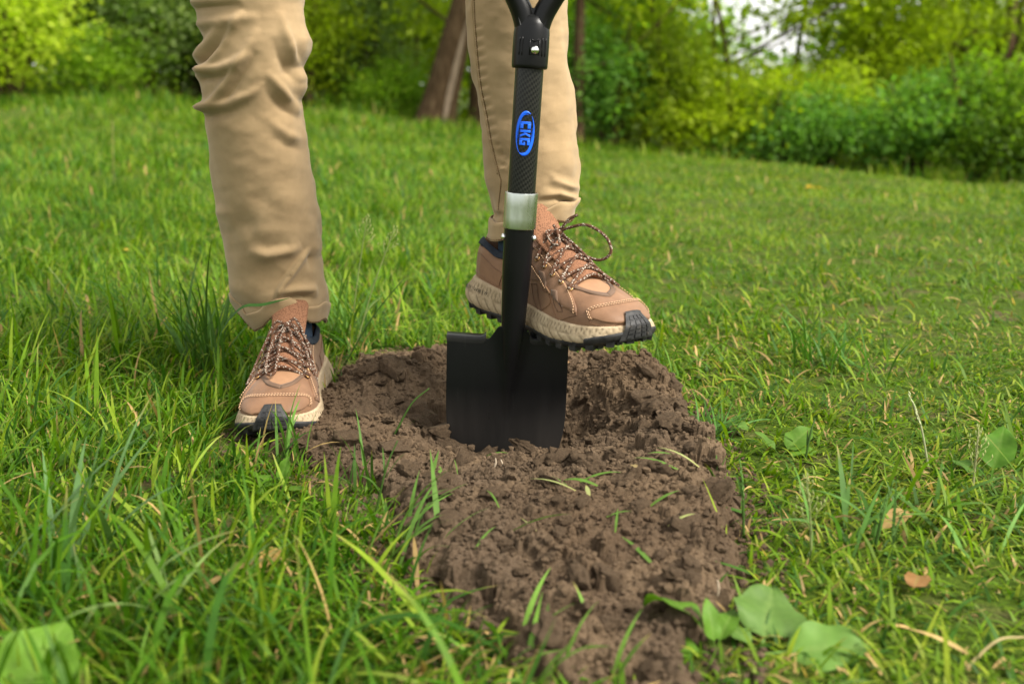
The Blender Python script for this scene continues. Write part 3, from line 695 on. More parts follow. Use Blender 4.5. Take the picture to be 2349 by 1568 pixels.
for path in ([(-.0055, 126), (-.0055, 89), (-.001, 96), (.0045, 89), (.0045, 126), (.0005, 121), (-.0055, 126)],):
    for p, q in zip(path[:-1], path[1:]): mb.tube([sh(xb_ + a_, on_sock(xb_ + a_), zl(b_)) for a_, b_ in (p, ((p[0] + q[0]) / 2, (p[1] + q[1]) / 2), q)], .0007, 6)
mb.build('moulded_rib', M['plastic'], grip, shovel)

# ------------------------------------------------------------------ person: trousers, body, shoes
person = thing('person', 'person in khaki trousers and brown shoes pressing one foot on the shovel', 'person', (-.306, 1.36, 0))
PO = np.array(person.location)
def cr(ox, oy, sc): return lambda pts: [((ox + x / sc) * .57349, (oy + y / sc) * .57349) for x, y in pts]
c1, c2, c4, c5 = cr(700, 0, 2.24), cr(800, 600, 2.24), cr(1780, 0, 2.24), cr(1780, 650, 1.96)
def seg_dist(U, V, pts):
    d = np.full(U.shape, 1e9); sg = np.zeros(U.shape); tt = np.zeros(U.shape); n_ = len(pts) - 1
    for i in range(n_):
        (ax, ay), (bx, by) = pts[i], pts[i + 1]; ex, ey = bx - ax, by - ay; L2 = ex * ex + ey * ey + 1e-9
        t = np.clip(((U - ax) * ex + (V - ay) * ey) / L2, 0, 1); dx, dy = U - ax - t * ex, V - ay - t * ey; q = np.hypot(dx, dy)
        m = q < d; sg = np.where(m, np.sign(ex * dy - ey * dx), sg); tt = np.where(m, (i + t) / n_, tt); d = np.where(m, q, d)
    return d, sg, tt
def leg(left_pts, right_pts, Yfun, vtop, bot_front, bot_back, folds, upper, depth=1.0, seed=0, NT_=170, NA=200):
    """tube from the hem up; outline from the photo, folds are ridges and valleys pushed along the normal"""
    lv, lu = [p[1] for p in left_pts], [p[0] for p in left_pts]; rv, ru = [p[1] for p in right_pts], [p[0] for p in right_pts]
    th = np.arange(NA) / NA * 2 * np.pi; P = np.zeros((NT_, NA, 3))
    vmax = max(lv[-1], rv[-1])
    vs = np.linspace(vtop, vmax, 400)
    uL, uR = table(vs, lv, lu, 5), table(vs, rv, ru, 5); uLs, uRs = table(vs, lv, lu, 75), table(vs, rv, ru, 75)
    PL = np.array([at(a, v, Yfun(v)) for a, v in zip(uL, vs)]); PR = np.array([at(a, v, Yfun(v)) for a, v in zip(uR, vs)])
    kx = (PR[:, 0] - PL[:, 0]) / (uR - uL); dL, dR = (uL - uLs) * kx, (uR - uRs) * kx; PL[:, 0] -= dL; PR[:, 0] -= dR
    zt = PL[:, 2]; cx = (PL[:, 0] + PR[:, 0]) / 2; ax = (PR[:, 0] - PL[:, 0]) / 2; cy = np.array([Yfun(v) for v in vs])
    o_ = np.argsort(zt)
    f = lambda z, q: np.interp(z, zt[o_], q[o_])
    zb_ = np.zeros(NA); vz = lambda z: np.interp(z, zt[o_], vs[o_])
    for j, t in enumerate(th):
        u_ = np.interp(math.cos(t), [-1, 1], [uL[-40], uR[-40]])
        front = math.sin(t) < 0; k_ = smooth(-.35, .35, math.sin(t))
        vb = np.interp(u_, *zip(*bot_front)) * (1 - k_) + np.interp(u_, *zip(*bot_back)) * k_
        zb_[j] = np.interp(vb, vs, zt)
    ztop = zt[0]
    for i, t in enumerate(np.linspace(0, 1, NT_)):
        z = zb_ + (ztop - zb_) * t
        a_ = f(z, ax) * .985; P[i, :, 0] = f(z, cx) + a_ * np.cos(th) + f(z, dL) * np.clip(-np.cos(th), 0, 1) ** 5 + f(z, dR) * np.clip(np.cos(th), 0, 1) ** 5; P[i, :, 1] = f(z, cy) + np.minimum(a_, .064) * depth * np.sin(th); P[i, :, 2] = z
    U, V = proj(P); N = np.stack([np.cos(th), np.sin(th), 0 * th], -1)[None] * np.ones((NT_, 1, 1))
    wf = (np.clip(.55 - 1.6 * np.sin(th), 0, 1) * (1 - .7 * smooth(.80, .99, np.abs(np.cos(th)))))[None]
    D = np.zeros(U.shape)
    for pts, amp, sig, *rest in folds:
        amp, sig = (amp * 1.25, sig * .85) if sig < 13.5 else (amp * .8, sig * 1.3)
        d, sg, t = seg_dist(U, V, pts); asym = rest[0] if rest else 0; s_ = sig * (1 + asym * sg)
        e0, e1 = [min(abs(pu - np.interp(pv, lv, lu)), abs(pu - np.interp(pv, rv, ru))) < 24 for pu, pv in (pts[0], pts[-1])]
        fade = 1.0 if e0 and e1 else (np.clip(1 - t, 0, 1) ** .7 if e0 else (np.clip(t, 0, 1) ** .7 if e1 else np.sin(np.pi * np.clip(t, 0, 1)) ** .8))
        D += wf * amp * .001 * np.exp(-.8 * (d / s_) ** 1.7) * fade
    D += .0006 * fbm(U / 55, V / 38, th[None] * 0, oct=3, seed=seed) * (.4 + wf) + .0045 * fbm(np.cos(th)[None] * 1.5 + 0 * V, np.sin(th)[None] * 1.5 + 0 * V, V / 70, oct=2, seed=seed + 5) * (1 - wf)
    P += N * D[..., None]
    # carry on up to the hip, outside the picture
    zt0 = P[-1]; ups = []
    c0 = zt0.mean(0)
    for (ux, uy, uz, ua, ub) in upper:
        ups.append(np.stack([ux + ua * np.cos(th), uy + ub * np.sin(th), np.full(NA, uz)], -1))
    return P, np.concatenate([P, np.array(ups)])
# standing leg
LL = c1([(160, -60), (160, 0), (166, 45), (215, 120), (235, 220), (262, 295), (295, 375), (255, 450), (200, 500), (218, 560), (262, 598), (240, 622), (205, 680), (245, 765), (270, 850), (278, 960), (300, 1080), (325, 1300)]) + c2([(100, 0), (135, 260), (165, 440), (210, 700), (240, 900), (265, 1080), (300, 1290), (318, 1350), (372, 1430), (450, 1560)])
RL = c1([(1145, -60), (1140, 0), (1130, 130), (1142, 200), (1180, 290), (1212, 365), (1195, 450), (1112, 600), (1150, 700), (1154, 780), (1098, 900), (1130, 1000), (1150, 1100), (1170, 1250)]) + c2([(965, 0), (985, 180), (1035, 450), (1078, 720), (1080, 880), (1068, 960), (1100, 1100), (1128, 1285), (1128, 1400), (1110, 1560)])
folds_l = [(c1([(205, 485), (300, 405), (370, 300), (420, 200)]), 8, 10), (c1([(270, 570), (390, 430), (480, 300), (520, 230)]), -9, 10), (c1([(270, 605), (400, 450), (500, 285), (560, 170), (620, 100)]), 9, 9),
           (c1([(215, 630), (420, 610), (540, 560), (680, 470)]), 7, 10), (c1([(240, 700), (430, 690), (560, 610)]), -7, 12), (c1([(280, 960), (345, 930), (450, 760), (570, 560), (680, 380), (740, 250)]), 8, 10), (c1([(420, 960), (520, 790), (640, 620), (740, 450)]), -5, 13),
           (c1([(285, 960), (480, 925), (680, 840), (800, 740)]), 6, 10), (c1([(295, 1040), (480, 1000), (660, 920)]), -4, 12), (c1([(185, 20), (440, 10), (600, -10)]), 5, 9), (c1([(190, 65), (440, 45), (600, 30)]), -5, 8), (c1([(240, 220), (420, 190), (620, 160), (760, 160)]), 5, 12),
           (c1([(1145, 690), (1060, 500), (1010, 360), (965, 225), (940, 100)]), 8, 10), (c1([(1120, 745), (1000, 640), (920, 480), (880, 330)]), -6, 13), (c1([(1112, 595), (1090, 500), (1075, 400)]), -6, 12), (c1([(1100, 975), (1000, 870), (900, 740), (820, 640)]), 7, 10), (c1([(1110, 1060), (960, 970), (850, 860), (780, 760)]), -5, 13),
           (c1([(1145, 1245), (1010, 1210), (900, 1130), (800, 1030)]), 5, 12), (c1([(1150, 1350), (1000, 1300), (860, 1200)]), -3, 13), (c1([(330, 1180), (560, 1120), (720, 1080)]), 3, 18),
           (c2([(675, 1350), (700, 1270), (735, 1205), (900, 960), (985, 862)]), 6.5, 6, .45), (c2([(620, 1290), (600, 1150), (700, 1030)]), -4, 20), (c2([(425, 890), (600, 940), (800, 900), (900, 850)]), 6, 12), (c2([(430, 820), (620, 870), (800, 820)]), -4, 14), (c2([(300, 620), (420, 660), (520, 700)]), -5, 14), (c2([(280, 760), (300, 900)]), -4, 14), (c2([(190, 560), (300, 560)]), 3, 12),
           (c2([(680, 1270), (860, 1250), (1000, 1240), (1030, 1320)]), 6, 9), (c2([(700, 1330), (900, 1300), (1000, 1320)]), -5, 9), (c2([(640, 330), (800, 460), (930, 520)]), 3.5, 18), (c2([(430, 380), (640, 470)]), -3, 20), (c2([(1030, 880), (1060, 1000)]), 5, 10), (c2([(975, 960), (990, 1090)]), -4, 8), (c2([(330, 1230), (520, 1300)]), 4, 14), (c2([(340, 1400), (560, 1410), (720, 1400)]), -4, 9)]
YL = lambda v: np.interp(v, [-60, 0, 180, 420, 620, 760], [1.25, 1.26, 1.275, 1.315, 1.350, 1.368])
bfl = c2([(300, 1405), (355, 1440), (450, 1555), (585, 1500), (680, 1425), (780, 1375), (890, 1370), (955, 1425), (1010, 1480), (1080, 1500), (1150, 1470)]); bbl = [(500, 745), (800, 745)]
Pl, Al = leg(LL, RL, YL, -25, bfl, bbl, folds_l, [(-.315, 1.29, .60, .076, .082), (-.29, 1.34, .72, .088, .092), (-.255, 1.39, .84, .098, .105)], 1.02, 3)
# leg on the shovel
LRt = [(1066, -40)] + c4([(178, 0), (184, 150), (200, 350), (215, 560), (255, 800), (310, 1000), (325, 1200), (340, 1400), (350, 1568)]) + c5([(310, 120), (345, 250), (380, 400), (345, 480), (350, 590)])
RRt = [(1302, -40)] + c4([(1095, 0), (1110, 350), (1140, 700), (1165, 1000), (1190, 1300), (1205, 1568)]) + c5([(1058, 120), (1050, 240), (1036, 300), (1000, 350), (985, 420), (960, 590)])
folds_r = [(c4([(180, 60), (240, 230), (330, 330)]), -3, 14), (c4([(560, 60), (400, 200), (330, 330)]), 2.5, 18), (c4([(880, 500), (1000, 700), (1120, 800)]), 2, 24), (c4([(850, 860), (1000, 820), (1130, 900)]), -2, 18), (c4([(860, 960), (1000, 1000), (1140, 960)]), 2.5, 16),
           (c4([(1060, 1100), (1100, 1400), (1060, 1560)]), 3, 20), (c4([(960, 1100), (980, 1350)]), -2.5, 18), (c4([(850, 1250), (930, 1400), (870, 1560)]), 2, 18), (c4([(430, 1330), (520, 1400), (600, 1430)]), -3, 12),
           (c5([(830, 90), (860, 140), (990, 190), (1050, 200)]), 5, 9), (c5([(780, 180), (900, 230), (1030, 240)]), -3, 12), (c5([(720, 265), (900, 240), (1030, 285)]), 5, 8), (c5([(720, 300), (880, 285), (960, 310)]), -6, 6), (c5([(330, 300), (400, 380), (450, 390)]), 4, 10), (c5([(350, 420), (440, 400)]), -4, 8)]
for q in np.linspace(.12, .95, 15):      # puckers along the inner seam
    y_ = 60 + q * 1500; x_ = np.interp(y_, [0, 250, 560, 800, 1020, 1280, 1560], [262, 275, 300, 330, 375, 420, 490]); folds_r += [(c4([(x_ + 6, y_), (x_ + 75, y_ - 14)]), -2.0, 5), (c4([(x_ + 6, y_ + 30), (x_ + 80, y_ + 20)]), 1.0, 5)]
YR = lambda v: np.interp(v, [-40, 0, 200, 400, 560], [1.245, 1.248, 1.252, 1.246, 1.240])
bfr = c5([(300, 560), (355, 590), (440, 585), (560, 540), (700, 505), (760, 470), (860, 420), (930, 440), (960, 450), (1000, 400), (1060, 400)]); bbr = [(1100, 545), (1180, 540), (1300, 515), (1330, 505)]
Pr, Ar = leg(LRt, RRt, YR, -22, bfr, bbr, folds_r, [(.0, 1.26, .60, .078, .084), (-.02, 1.31, .70, .088, .092), (-.055, 1.38, .84, .098, .105)], 1.0, 9)
mb = MB(); mb.grid(Al, closed_v=True); mb.grid(Ar, closed_v=True)
th = np.arange(48) / 48 * 2 * np.pi
mb.grid(np.array([[(-.155 + a_ * math.cos(t), y_ + b_ * math.sin(t), z_) for t in th] for z_, a_, b_, y_ in [(.80, .16, .09, 1.385), (.86, .195, .112, 1.39), (.95, .185, .112, 1.40), (1.03, .165, .105, 1.40)]]), closed_v=True)
trousers = mb.build('trousers', M['khaki'], person, person, mods=[('SOLIDIFY', dict(thickness=.0016, offset=-1))])
tag(trousers, 'khaki brown cotton trousers with rolled hems')
BV = BVHTree.FromPolygons([tuple(v) for v in np.concatenate(mb.V)], mb.F)
def cast(u, v, off=.0008):
    a, b = (u - CU) / FPX, (CV - v) / FPX; d = Vector((a, cp + b * sp, -sp + b * cp)).normalized()
    h = BV.ray_cast(Vector((0, 0, CAM_H)), d, 4)
    if h[0] is None: return None
    nn = h[1] if h[1].dot(d) < 0 else -h[1]
    return np.array(h[0] + nn * off), np.array(nn)
# rolled cuffs: a second layer round the hem, open folded edge above
def cuff(P, hgt, out, seed, only=None):
    NA = P.shape[1]; th = np.arange(NA) / NA * 2 * np.pi; Z0 = P[0, :, 2]; rows = []
    for k_, (q, o_) in enumerate([(-.03, .4), (-.06, 1.0), (.0, 1.25), (.25, 1.15), (.5, 1.1), (.8, 1.15), (.97, 1.2), (1.03, .85), (1.0, .3)]):
        zt = Z0 + hgt * q * (1 + .12 * np.sin(th * 2 + seed)); r = np.zeros((NA, 3))
        for j in range(NA):
            for d_ in (0, 1): r[j, d_] = np.interp(zt[j], P[:14, j, 2], P[:14, j, d_])
        r[:, 2] = zt; N = np.stack([np.cos(th), np.sin(th)], -1); r[:, :2] += N * (out * o_ + .0012 * vnoise(th * 3, 0 * th + k_ * .6, seed=seed))[:, None]; rows.append(r)
    mb = MB(); mb.grid(np.array(rows), closed_v=True)
    c_ = mb.build('cuff', M['khaki'], trousers, person, mods=[('SOLIDIFY', dict(thickness=.0012, offset=-1))])
    st = MB(); r = rows[4] * .0
    line = np.array([rows[1][j] * .72 + rows[3][j] * .28 for j in range(NA)]); N = np.stack([np.cos(th), np.sin(th), 0 * th], -1)
    for j in range(0, NA, 2): st.tube([line[j] + N[j] * .0010, line[(j + 1) % NA] + N[(j + 1) % NA] * .0010], .0007, 5)
    tag(st.build('hem_stitching', M['thread'], trousers, person), kind='stuff')
cuff(Pl, .024, .0036, 1); cuff(Pr, .022, .0034, 2)
def stitch(pts, side=3.0, name='seam_stitching'):
    st = MB(); pts = spline([(p[0], p[1], 0) for p in pts], 400)[:, :2]; L = np.concatenate([[0], np.cumsum(np.linalg.norm(np.diff(pts, axis=0), axis=1))]); s = 0; cnt = 0
    while s < L[-1] - 4:
        q = []
        for t in (s, s + 3.2):
            u, v = np.interp(t, L, pts[:, 0]), np.interp(t, L, pts[:, 1]); h = cast(u, v, .0003)
            if h: q.append(h[0])
        if len(q) == 2 and np.linalg.norm(q[0] - q[1]) < .02: st.tube(q, .00075, 5); cnt += 1
        s += 5.2
    if cnt: tag(st.build(name, M['thread'], trousers, person), kind='stuff')
stitch(c1([(1172, 310), (1166, 400), (1140, 500), (1105, 585)])); stitch(c1([(1145, 800), (1105, 870)])); stitch(c1([(1138, 1040), (1150, 1150), (1165, 1250)]) + c2([(952, 0), (985, 240), (1020, 480), (1030, 640), (1000, 840), (965, 940), (960, 1050), (985, 1120), (1090, 1215), (1112, 1280)]))
stitch(c4([(262, 0), (275, 250), (300, 560), (330, 800), (375, 1020), (420, 1280), (488, 1560)]) + c5([(440, 150), (425, 300), (418, 380)]))
def seam_ridge(pts):
    sm = MB(); p2 = spline([(p[0], p[1], 0) for p in pts], 120); q = [h[0] for h in (cast(u, v, .0) for u, v, _ in p2) if h]
    if len(q) > 8:
        q = np.array(q); ok_ = np.concatenate([[True], np.linalg.norm(np.diff(q, axis=0), axis=1) < .012]); q = q[ok_]
        sm.tube(q, .0011, 6); sm.build('seam', M['khaki'], trousers, person)
seam_ridge([(u - 5, v) for u, v in c4([(262, 0), (275, 250), (300, 560), (330, 800), (375, 1020), (420, 1280), (488, 1560)])])

# ---- shoes: local frame, heel back at y 0, toe at y L, lateral side +x
L_ = .293
yk = [0, .004, .012, .03, .06, .10, .14, .18, .21, .24, .262, .278, .287, .292]
def wl(y): return table(y, yk, [.010, .020, .0285, .0355, .037, .037, .0405, .0465, .0505, .0505, .0470, .0375, .026, .007], .006)
def wm(y): return table(y, yk, [.010, .020, .0285, .0350, .036, .0345, .0355, .0430, .0485, .0480, .0430, .0340, .024, .007], .006)
def Hc(y): return table(y, [0, .01, .03, .06, .09, .115, .13, .15, .18, .21, .24, .262, .278, .287, .292], [.086, .095, .097, .088, .092, .103, .107, .099, .086, .0735, .0645, .0575, .050, .0435, .036], .008)
def zbs(y): return table(y, [-.02, 0, .03, .08, .14, .20, .25, .28, .31], [.044, .042, .043, .037, .031, .029, .031, .035, .038], .02)
def zso(y): return table(y, [-.02, 0, .02, .05, .20, .25, .28, .31], [.018, .010, .003, 0, 0, .0055, .015, .028], .015)
def U_(u, y, off=0.0):
    """point of the upper: u -1 medial base .. 0 ridge .. 1 lateral base"""
    u = np.asarray(u, float); y = np.asarray(y, float) + 0 * u; ph = np.clip(u, -1, 1) * math.pi / 2
    w_ = np.where(u > 0, wl(y), wm(y)); h = Hc(y); b = zbs(y) - .004
    nx = np.interp(y, [0, .1, .15, .2, .26, .3], [.62, .72, .92, .86, .78, .8]); nz = np.interp(y, [0, .1, .15, .2, .26, .3], [.55, .62, .95, .86, .72, .7])
    x = np.sign(u) * w_ * np.abs(np.sin(ph)) ** nx; z = b + (h - b) * np.abs(np.cos(ph)) ** nz
    x = x - .004 * (np.abs(np.cos(ph)) ** 2) * smooth(.1, .2, y)
    return np.stack([x, y, z], -1)
def Un(u, y, off):
    e = 1e-3; p = U_(u, y); du = U_(np.clip(np.asarray(u) + .02, -1, 1), y) - U_(np.clip(np.asarray(u) - .02, -1, 1), y); dy = U_(u, np.asarray(y) + e) - U_(u, np.asarray(y) - e)
    n_ = np.cross(dy, du); n_ /= np.linalg.norm(n_, axis=-1)[..., None] + 1e-12
    n_ = np.where(n_[..., 2:3] < -.3, -n_, n_)
    return p + n_ * off
def contour(n_=220):
    ys = np.concatenate([np.linspace(0, .04, 60)[:-1], np.linspace(.04, .25, 80)[:-1], np.linspace(.25, .2925, 80)])
    a = np.stack([wl(ys), ys], -1); b = np.stack([-wm(ys), ys], -1)[::-1]; p = np.concatenate([a, b]); p = np.vstack([p, p[:1]])
    s = np.concatenate([[0], np.cumsum(np.linalg.norm(np.diff(p, axis=0), axis=1))]); t = np.linspace(0, s[-1], n_ + 1)[:-1]
    q = np.stack([np.interp(t, s, p[:, 0]), np.interp(t, s, p[:, 1])], -1)
    for _ in range(6): q = .25 * np.roll(q, 1, 0) + .5 * q + .25 * np.roll(q, -1, 0)
    tg = np.roll(q, -1, 0) - np.roll(q, 1, 0); tg /= np.linalg.norm(tg, axis=1)[:, None]; return q, np.stack([tg[:, 1], -tg[:, 0]], -1) * np.sign((q * np.stack([tg[:, 1], -tg[:, 0]], -1) - np.array([0, .15]) * np.stack([tg[:, 1], -tg[:, 0]], -1)).sum()), t
def shoe(sgn, T, laces, label, heel_text):
    """sgn mirrors x; T maps local to world"""
    T = np.array(T); 
    def wld(P): P = np.asarray(P, float).copy(); P[..., 0] *= sgn; return P @ T[:3, :3].T + T[:3, 3]
    def grid(P, name, mat, par, solid=None, **kw):
        mb = MB(); mb.grid(wld(P), **kw); mods = [('SOLIDIFY', dict(thickness=solid, offset=1))] if solid else None
        return mb.build(name, mat, par, person, mods=mods)
    # upper
    us = np.linspace(-1, 1, 97); ys = np.concatenate([np.linspace(.001, .03, 14)[:-1], np.linspace(.03, .25, 70)[:-1], np.linspace(.25, .2915, 30)])
    P = np.array([U_(us, np.full(97, y)) for y in ys])
    hole = smooth(.012, .03, ys)[:, None] * (1 - smooth(.112, .125, ys))[:, None] * (1 - smooth(.34, .52, np.abs(us)))[None]
    P[..., 2] -= hole * .055
    P[..., 2] += .0006 * fbm(P[..., 0] * 90, P[..., 1] * 60, oct=2, seed=6)
    fl = .0011 * np.sin((ys - .21) / .0085)[:, None] * np.exp(-((ys - .222) / .016) ** 2)[:, None] * np.exp(-(us / .5) ** 2)[None]; P[..., 2] += fl     # flex creases
    up = grid(P, 'shoe', M['leather'], person); tag(up, label)
    def patch(name, mat, ca, cb, off=.0013, n_=36, m_=12, thick=.0014):
        A, B = spline([(a, b, 0) for a, b in ca], n_), spline([(a, b, 0) for a, b in cb], n_); f = np.linspace(0, 1, m_)[:, None, None]
        G = A[None] * (1 - f) + B[None] * f; rows = Un(G[..., 0], G[..., 1], off); inner = Un(G[..., 0], G[..., 1], -.001)
        full = np.concatenate([inner[:1], rows, inner[-1:]]); full = np.concatenate([np.concatenate([inner[:1, :1], inner[:, :1], inner[-1:, :1]]), full, np.concatenate([inner[:1, -1:], inner[:, -1:], inner[-1:, -1:]])], 1)
        return grid(full, name, mat, up)
    # vamp window of lighter leather under the laces, its dark piping
    patch('vamp_panel', M['leather_light'], [(-.36, .135), (-.34, .17), (-.30, .205), (-.16, .232), (0, .243)], [(.36, .135), (.34, .17), (.30, .205), (.16, .232), (0.001, .243)], .0011, 40, 16)
    for s in (-1, 1):
        patch('piping', M['leather_dark'], [(s * .40, .19), (s * .34, .215), (s * .18, .240), (s * .0, .2515)], [(s * .36, .187), (s * .30, .208), (s * .155, .233), (s * .0, .2445)], .0017, 30, 4)
        patch('eyestay', M['leather_light'] if s > 2 else M['leather'], [(s * .30, .122), (s * .33, .15), (s * .34, .18), (s * .40, .212), (s * .62, .236), (s * .80, .242)], [(s * .58, .118), (s * .60, .145), (s * .63, .165), (s * .72, .185), (s * .90, .205), (s * .97, .215)], .0024)
        patch('side_overlay', M['leather_light'], [(s * .97, .10), (s * .80, .125), (s * .66, .150), (s * .60, .165)], [(s * .985, .165), (s * .90, .180), (s * .80, .190), (s * .66, .188)], .0032, 30, 8)
        patch('side_slot', M['leather_dark'], [(s * .56, .199), (s * .70, .209), (s * .82, .218)], [(s * .61, .189), (s * .76, .197), (s * .85, .210)], .0036, 14, 4)
        patch('side_slot', M['leather_dark'], [(s * .49, .163), (s * .57, .173), (s * .70, .178)], [(s * .53, .152), (s * .63, .161), (s * .73, .170)], .0036, 14, 4)
        patch('side_slot', M['leather_dark'], [(s * .70, .152), (s * .84, .162), (s * .95, .172)], [(s * .76, .141), (s * .88, .150), (s * .97, .163)], .0036, 14, 4)
        patch('heel_counter', M['leather'], [(s * .96, .004), (s * .97, .03), (s * .975, .075)], [(s * .72, .004), (s * .70, .03), (s * .82, .082)], .0018, 26, 8)
        patch('collar_lining', M['navy'], [(s * .46, .006), (s * .52, .03), (s * .56, .07), (s * .54, .115), (s * .50, .128)], [(s * .16, .006), (s * .36, .03), (s * .38, .07), (s * .36, .11), (s * .30, .128)], .0030, 36, 10)
    # toe overlay with double stitching
    patch('toe_cap', M['leather'], [(-.88, .262), (-.70, .2555), (-.60, .252), (-.30, .2605), (0, .263), (.30, .2605), (.60, .252), (.70, .2555), (.88, .262)], [(-.97, .2855), (-.75, .2855), (-.5, .288), (-.3, .289), (0, .2895), (.3, .289), (.5, .288), (.75, .2855), (.97, .2855)], .0017, 60, 14)
    st = MB()
    def st_line(pts, off, ln=.0022, gap=.0014, rad=.00055):
        q = Un(*spline([(a, b, 0) for a, b in pts], 300).T[:2], off); q = wld(q); s = np.concatenate([[0], np.cumsum(np.linalg.norm(np.diff(q, axis=0), axis=1))]); t = 0
        while t < s[-1] - ln:
            st.tube([[np.interp(x, s, q[:, d]) for d in range(3)] for x in (t, t + ln)], rad, 5); t += ln + gap
    for dy in (.002, .0045): st_line([(-.86, .262 + dy), (-.70, .2555 + dy), (-.60, .2525 + dy), (-.30, .2605 + dy), (0, .263 + dy), (.30, .2605 + dy), (.60, .2525 + dy), (.70, .2555 + dy), (.86, .262 + dy)], .0034)
    for s in (-1, 1):
        st_line([(s * .32, .125), (s * .35, .15), (s * .36, .18), (s * .42, .2095), (s * .62, .2335), (s * .79, .239)], .0041); st_line([(s * .55, .12), (s * .58, .145), (s * .61, .163), (s * .70, .182), (s * .88, .202)], .0041)
        st_line([(s * .94, .102), (s * .80, .128), (s * .68, .151), (s * .63, .166)], .0049); st_line([(s * .955, .163), (s * .88, .176), (s * .79, .186), (s * .68, .185)], .0049); st_line([(s * .75, .006), (s * .73, .03), (s * .83, .078)], .0034)
    tag(st.build('stitching', M['thread_pale'], up, person), kind='stuff')
    # perforation dimples on the side
    pf = MB()
    for s in (-1, 1):
        for i in range(4):
            for j in range(3):
                p = wld(Un(s * (.72 + .05 * j), .120 + .007 * i - .002 * j, .0012)); pf.sphere(p, .0014, 8, 5)
    tag(pf.build('perforation', M['leather_dark'], up, person), kind='stuff')
    # midsole with chevron grooves
    q, nn, s = contour(300); ytab = q[:, 1]; zb, zs = zbs(ytab) + .001, zso(ytab) + .004
    hs = [0, .06, .14, .22, .30, .38, .46, .54, .62, .70, .78, .86, .93, 1.0]; offs = [.002, .0050, .0068, .0074, .0076, .0074, .0070, .0064, .0058, .0050, .0042, .0034, .0024, .0004]
    P = []; C = []
    heel = smooth(.06, .0, ytab); side = np.exp(-((ytab - .03) / .03) ** 2)
    for h, o in zip(hs, offs):
        up_ = h > .52
        ph = (s / .0062 + h * 1.2) if up_ else (s / .0165 - h * 1.7)
        gr = np.exp(-(((ph % 1) - .5) / (.17 if up_ else .085)) ** 2) * (smooth(.56, .62, h) * smooth(.93, .86, h) if up_ else smooth(.02, .10, h) * smooth(.54, .44, h))
        gr = np.maximum(gr, np.exp(-((h - .53 - .04 * np.sin(s * 60)) / .03) ** 2) * .8)
        oo = o + heel * .006 * math.sin(math.pi * min(1, h + .15)) + side * .003 - gr * .0012
        P.append(np.concatenate([q + nn * oo[:, None], (zs + (zb - zs) * h)[:, None]], 1)); C.append((1 - gr * .55)[:, None] * np.array([[1, .97, .92]]) ** (gr[:, None]))
    P.append(np.concatenate([q - nn * .012, (zb - .002)[:, None]], 1)); C.append(np.ones((len(q), 3)))
    mb = MB(); mb.grid(wld(np.array(P)), closed_v=True); mo = mb.build('midsole', M['foam'], up, person)
    cc = np.ones((len(mo.data.vertices), 4), np.float32); cc[:, :3] = np.concatenate(C); at_ = mo.data.attributes.new('col', 'FLOAT_COLOR', 'POINT'); at_.data.foreach_set('color', cc.ravel())
    # outsole, wrapping up at the heel
    wrp = .014 * smooth(.05, .012, ytab) + .005 * smooth(.215, .275, ytab); P = []
    for h, o in [(-.0, -.02), (0, -.004), (0, .002), (.4, .0052), (.8, .0062), (1.0, .0058), (1.02, .001)]:
        P.append(np.concatenate([q + nn * (o + .0065 * heel * (o > 0) + .002 * (wrp > .004) * (o > .003))[:, None], (zso(ytab) - .0005 + h * (.0075 + wrp))[:, None]], 1))
    mb = MB(); mb.grid(wld(np.array(P)), closed_v=True, cap0=True); mb.build('outsole', M['rubber'], up, person)
    for i in range(0, 300, 10):
        lg = MB()
        c_ = q[i] + nn[i] * (-.001 + .006 * heel[i]); z_ = zso(ytab[i]); tg = np.array([nn[i][1], -nn[i][0]]); hw, d_ = .0058, .0065
        base = [(c_ + tg * a * hw + nn[i] * b * d_) for a in (-1, 1) for b in (-1, 1)]
        Vb = np.array([[*(p if zz else c_ + (p - c_) * .8), z_ + (.008 if zz else -.0042)] for zz in (0, 1) for p in base]); lg.add(wld(Vb), [(0, 1, 3, 2), (4, 6, 7, 5), (0, 4, 5, 1), (2, 3, 7, 6), (0, 2, 6, 4), (1, 5, 7, 3)]); lg.build('tread_lug', M['rubber'], up, person, smooth_=False)
    lg = MB()
    for yy in np.arange(.03, .27, .018):
        for xx in np.arange(-.03, .031, .015):
            if xx < wl(np.array(yy)) - .008 and -xx < wm(np.array(yy)) - .008:
                z_ = float(zso(np.array(yy))); lg.box(wld([xx, yy, z_ - .001]), (.009, .009, .006), T[:3, :3])
    tag(lg.build('inner_tread', M['rubber'], up, person, smooth_=False), kind='stuff')
    # rubber toe bumper, a grid of blocks
    def bump_pt(a, h, off):       # a across -1..1, h 0..1 upward; follows sole edge then rolls on to the toe
        idx = np.argmax(q[:, 1]); s0 = s[idx]; S_ = s[-1] + (s[1] - s[0]); wd = .0245 - .0115 * h
        sc_ = (s0 + a * wd) % S_; sx_ = np.interp(sc_, np.append(s, S_), np.append(q[:, 0], q[0, 0])); sy_ = np.interp(sc_, np.append(s, S_), np.append(q[:, 1], q[0, 1]))
        nx = np.interp(sc_, np.append(s, S_), np.append(nn[:, 0], nn[0, 0])); ny = np.interp(sc_, np.append(s, S_), np.append(nn[:, 1], nn[0, 1]))
        inn = .0075 - .012 * smooth(.45, 1.0, h) ** 1.4 * 1.0; z_ = zso(sy_) + .001 + h * .030
        return np.array([sx_ + nx * (inn + off), sy_ + ny * (inn + off), z_])
    P = np.array([[bump_pt(a, h, .0006) for a in np.linspace(-1, 1, 25)] for h in np.linspace(0, 1, 14)]); edge = np.array([[bump_pt(a, h, -.004) for a in np.linspace(-1, 1, 25)] for h in (0, 1)])
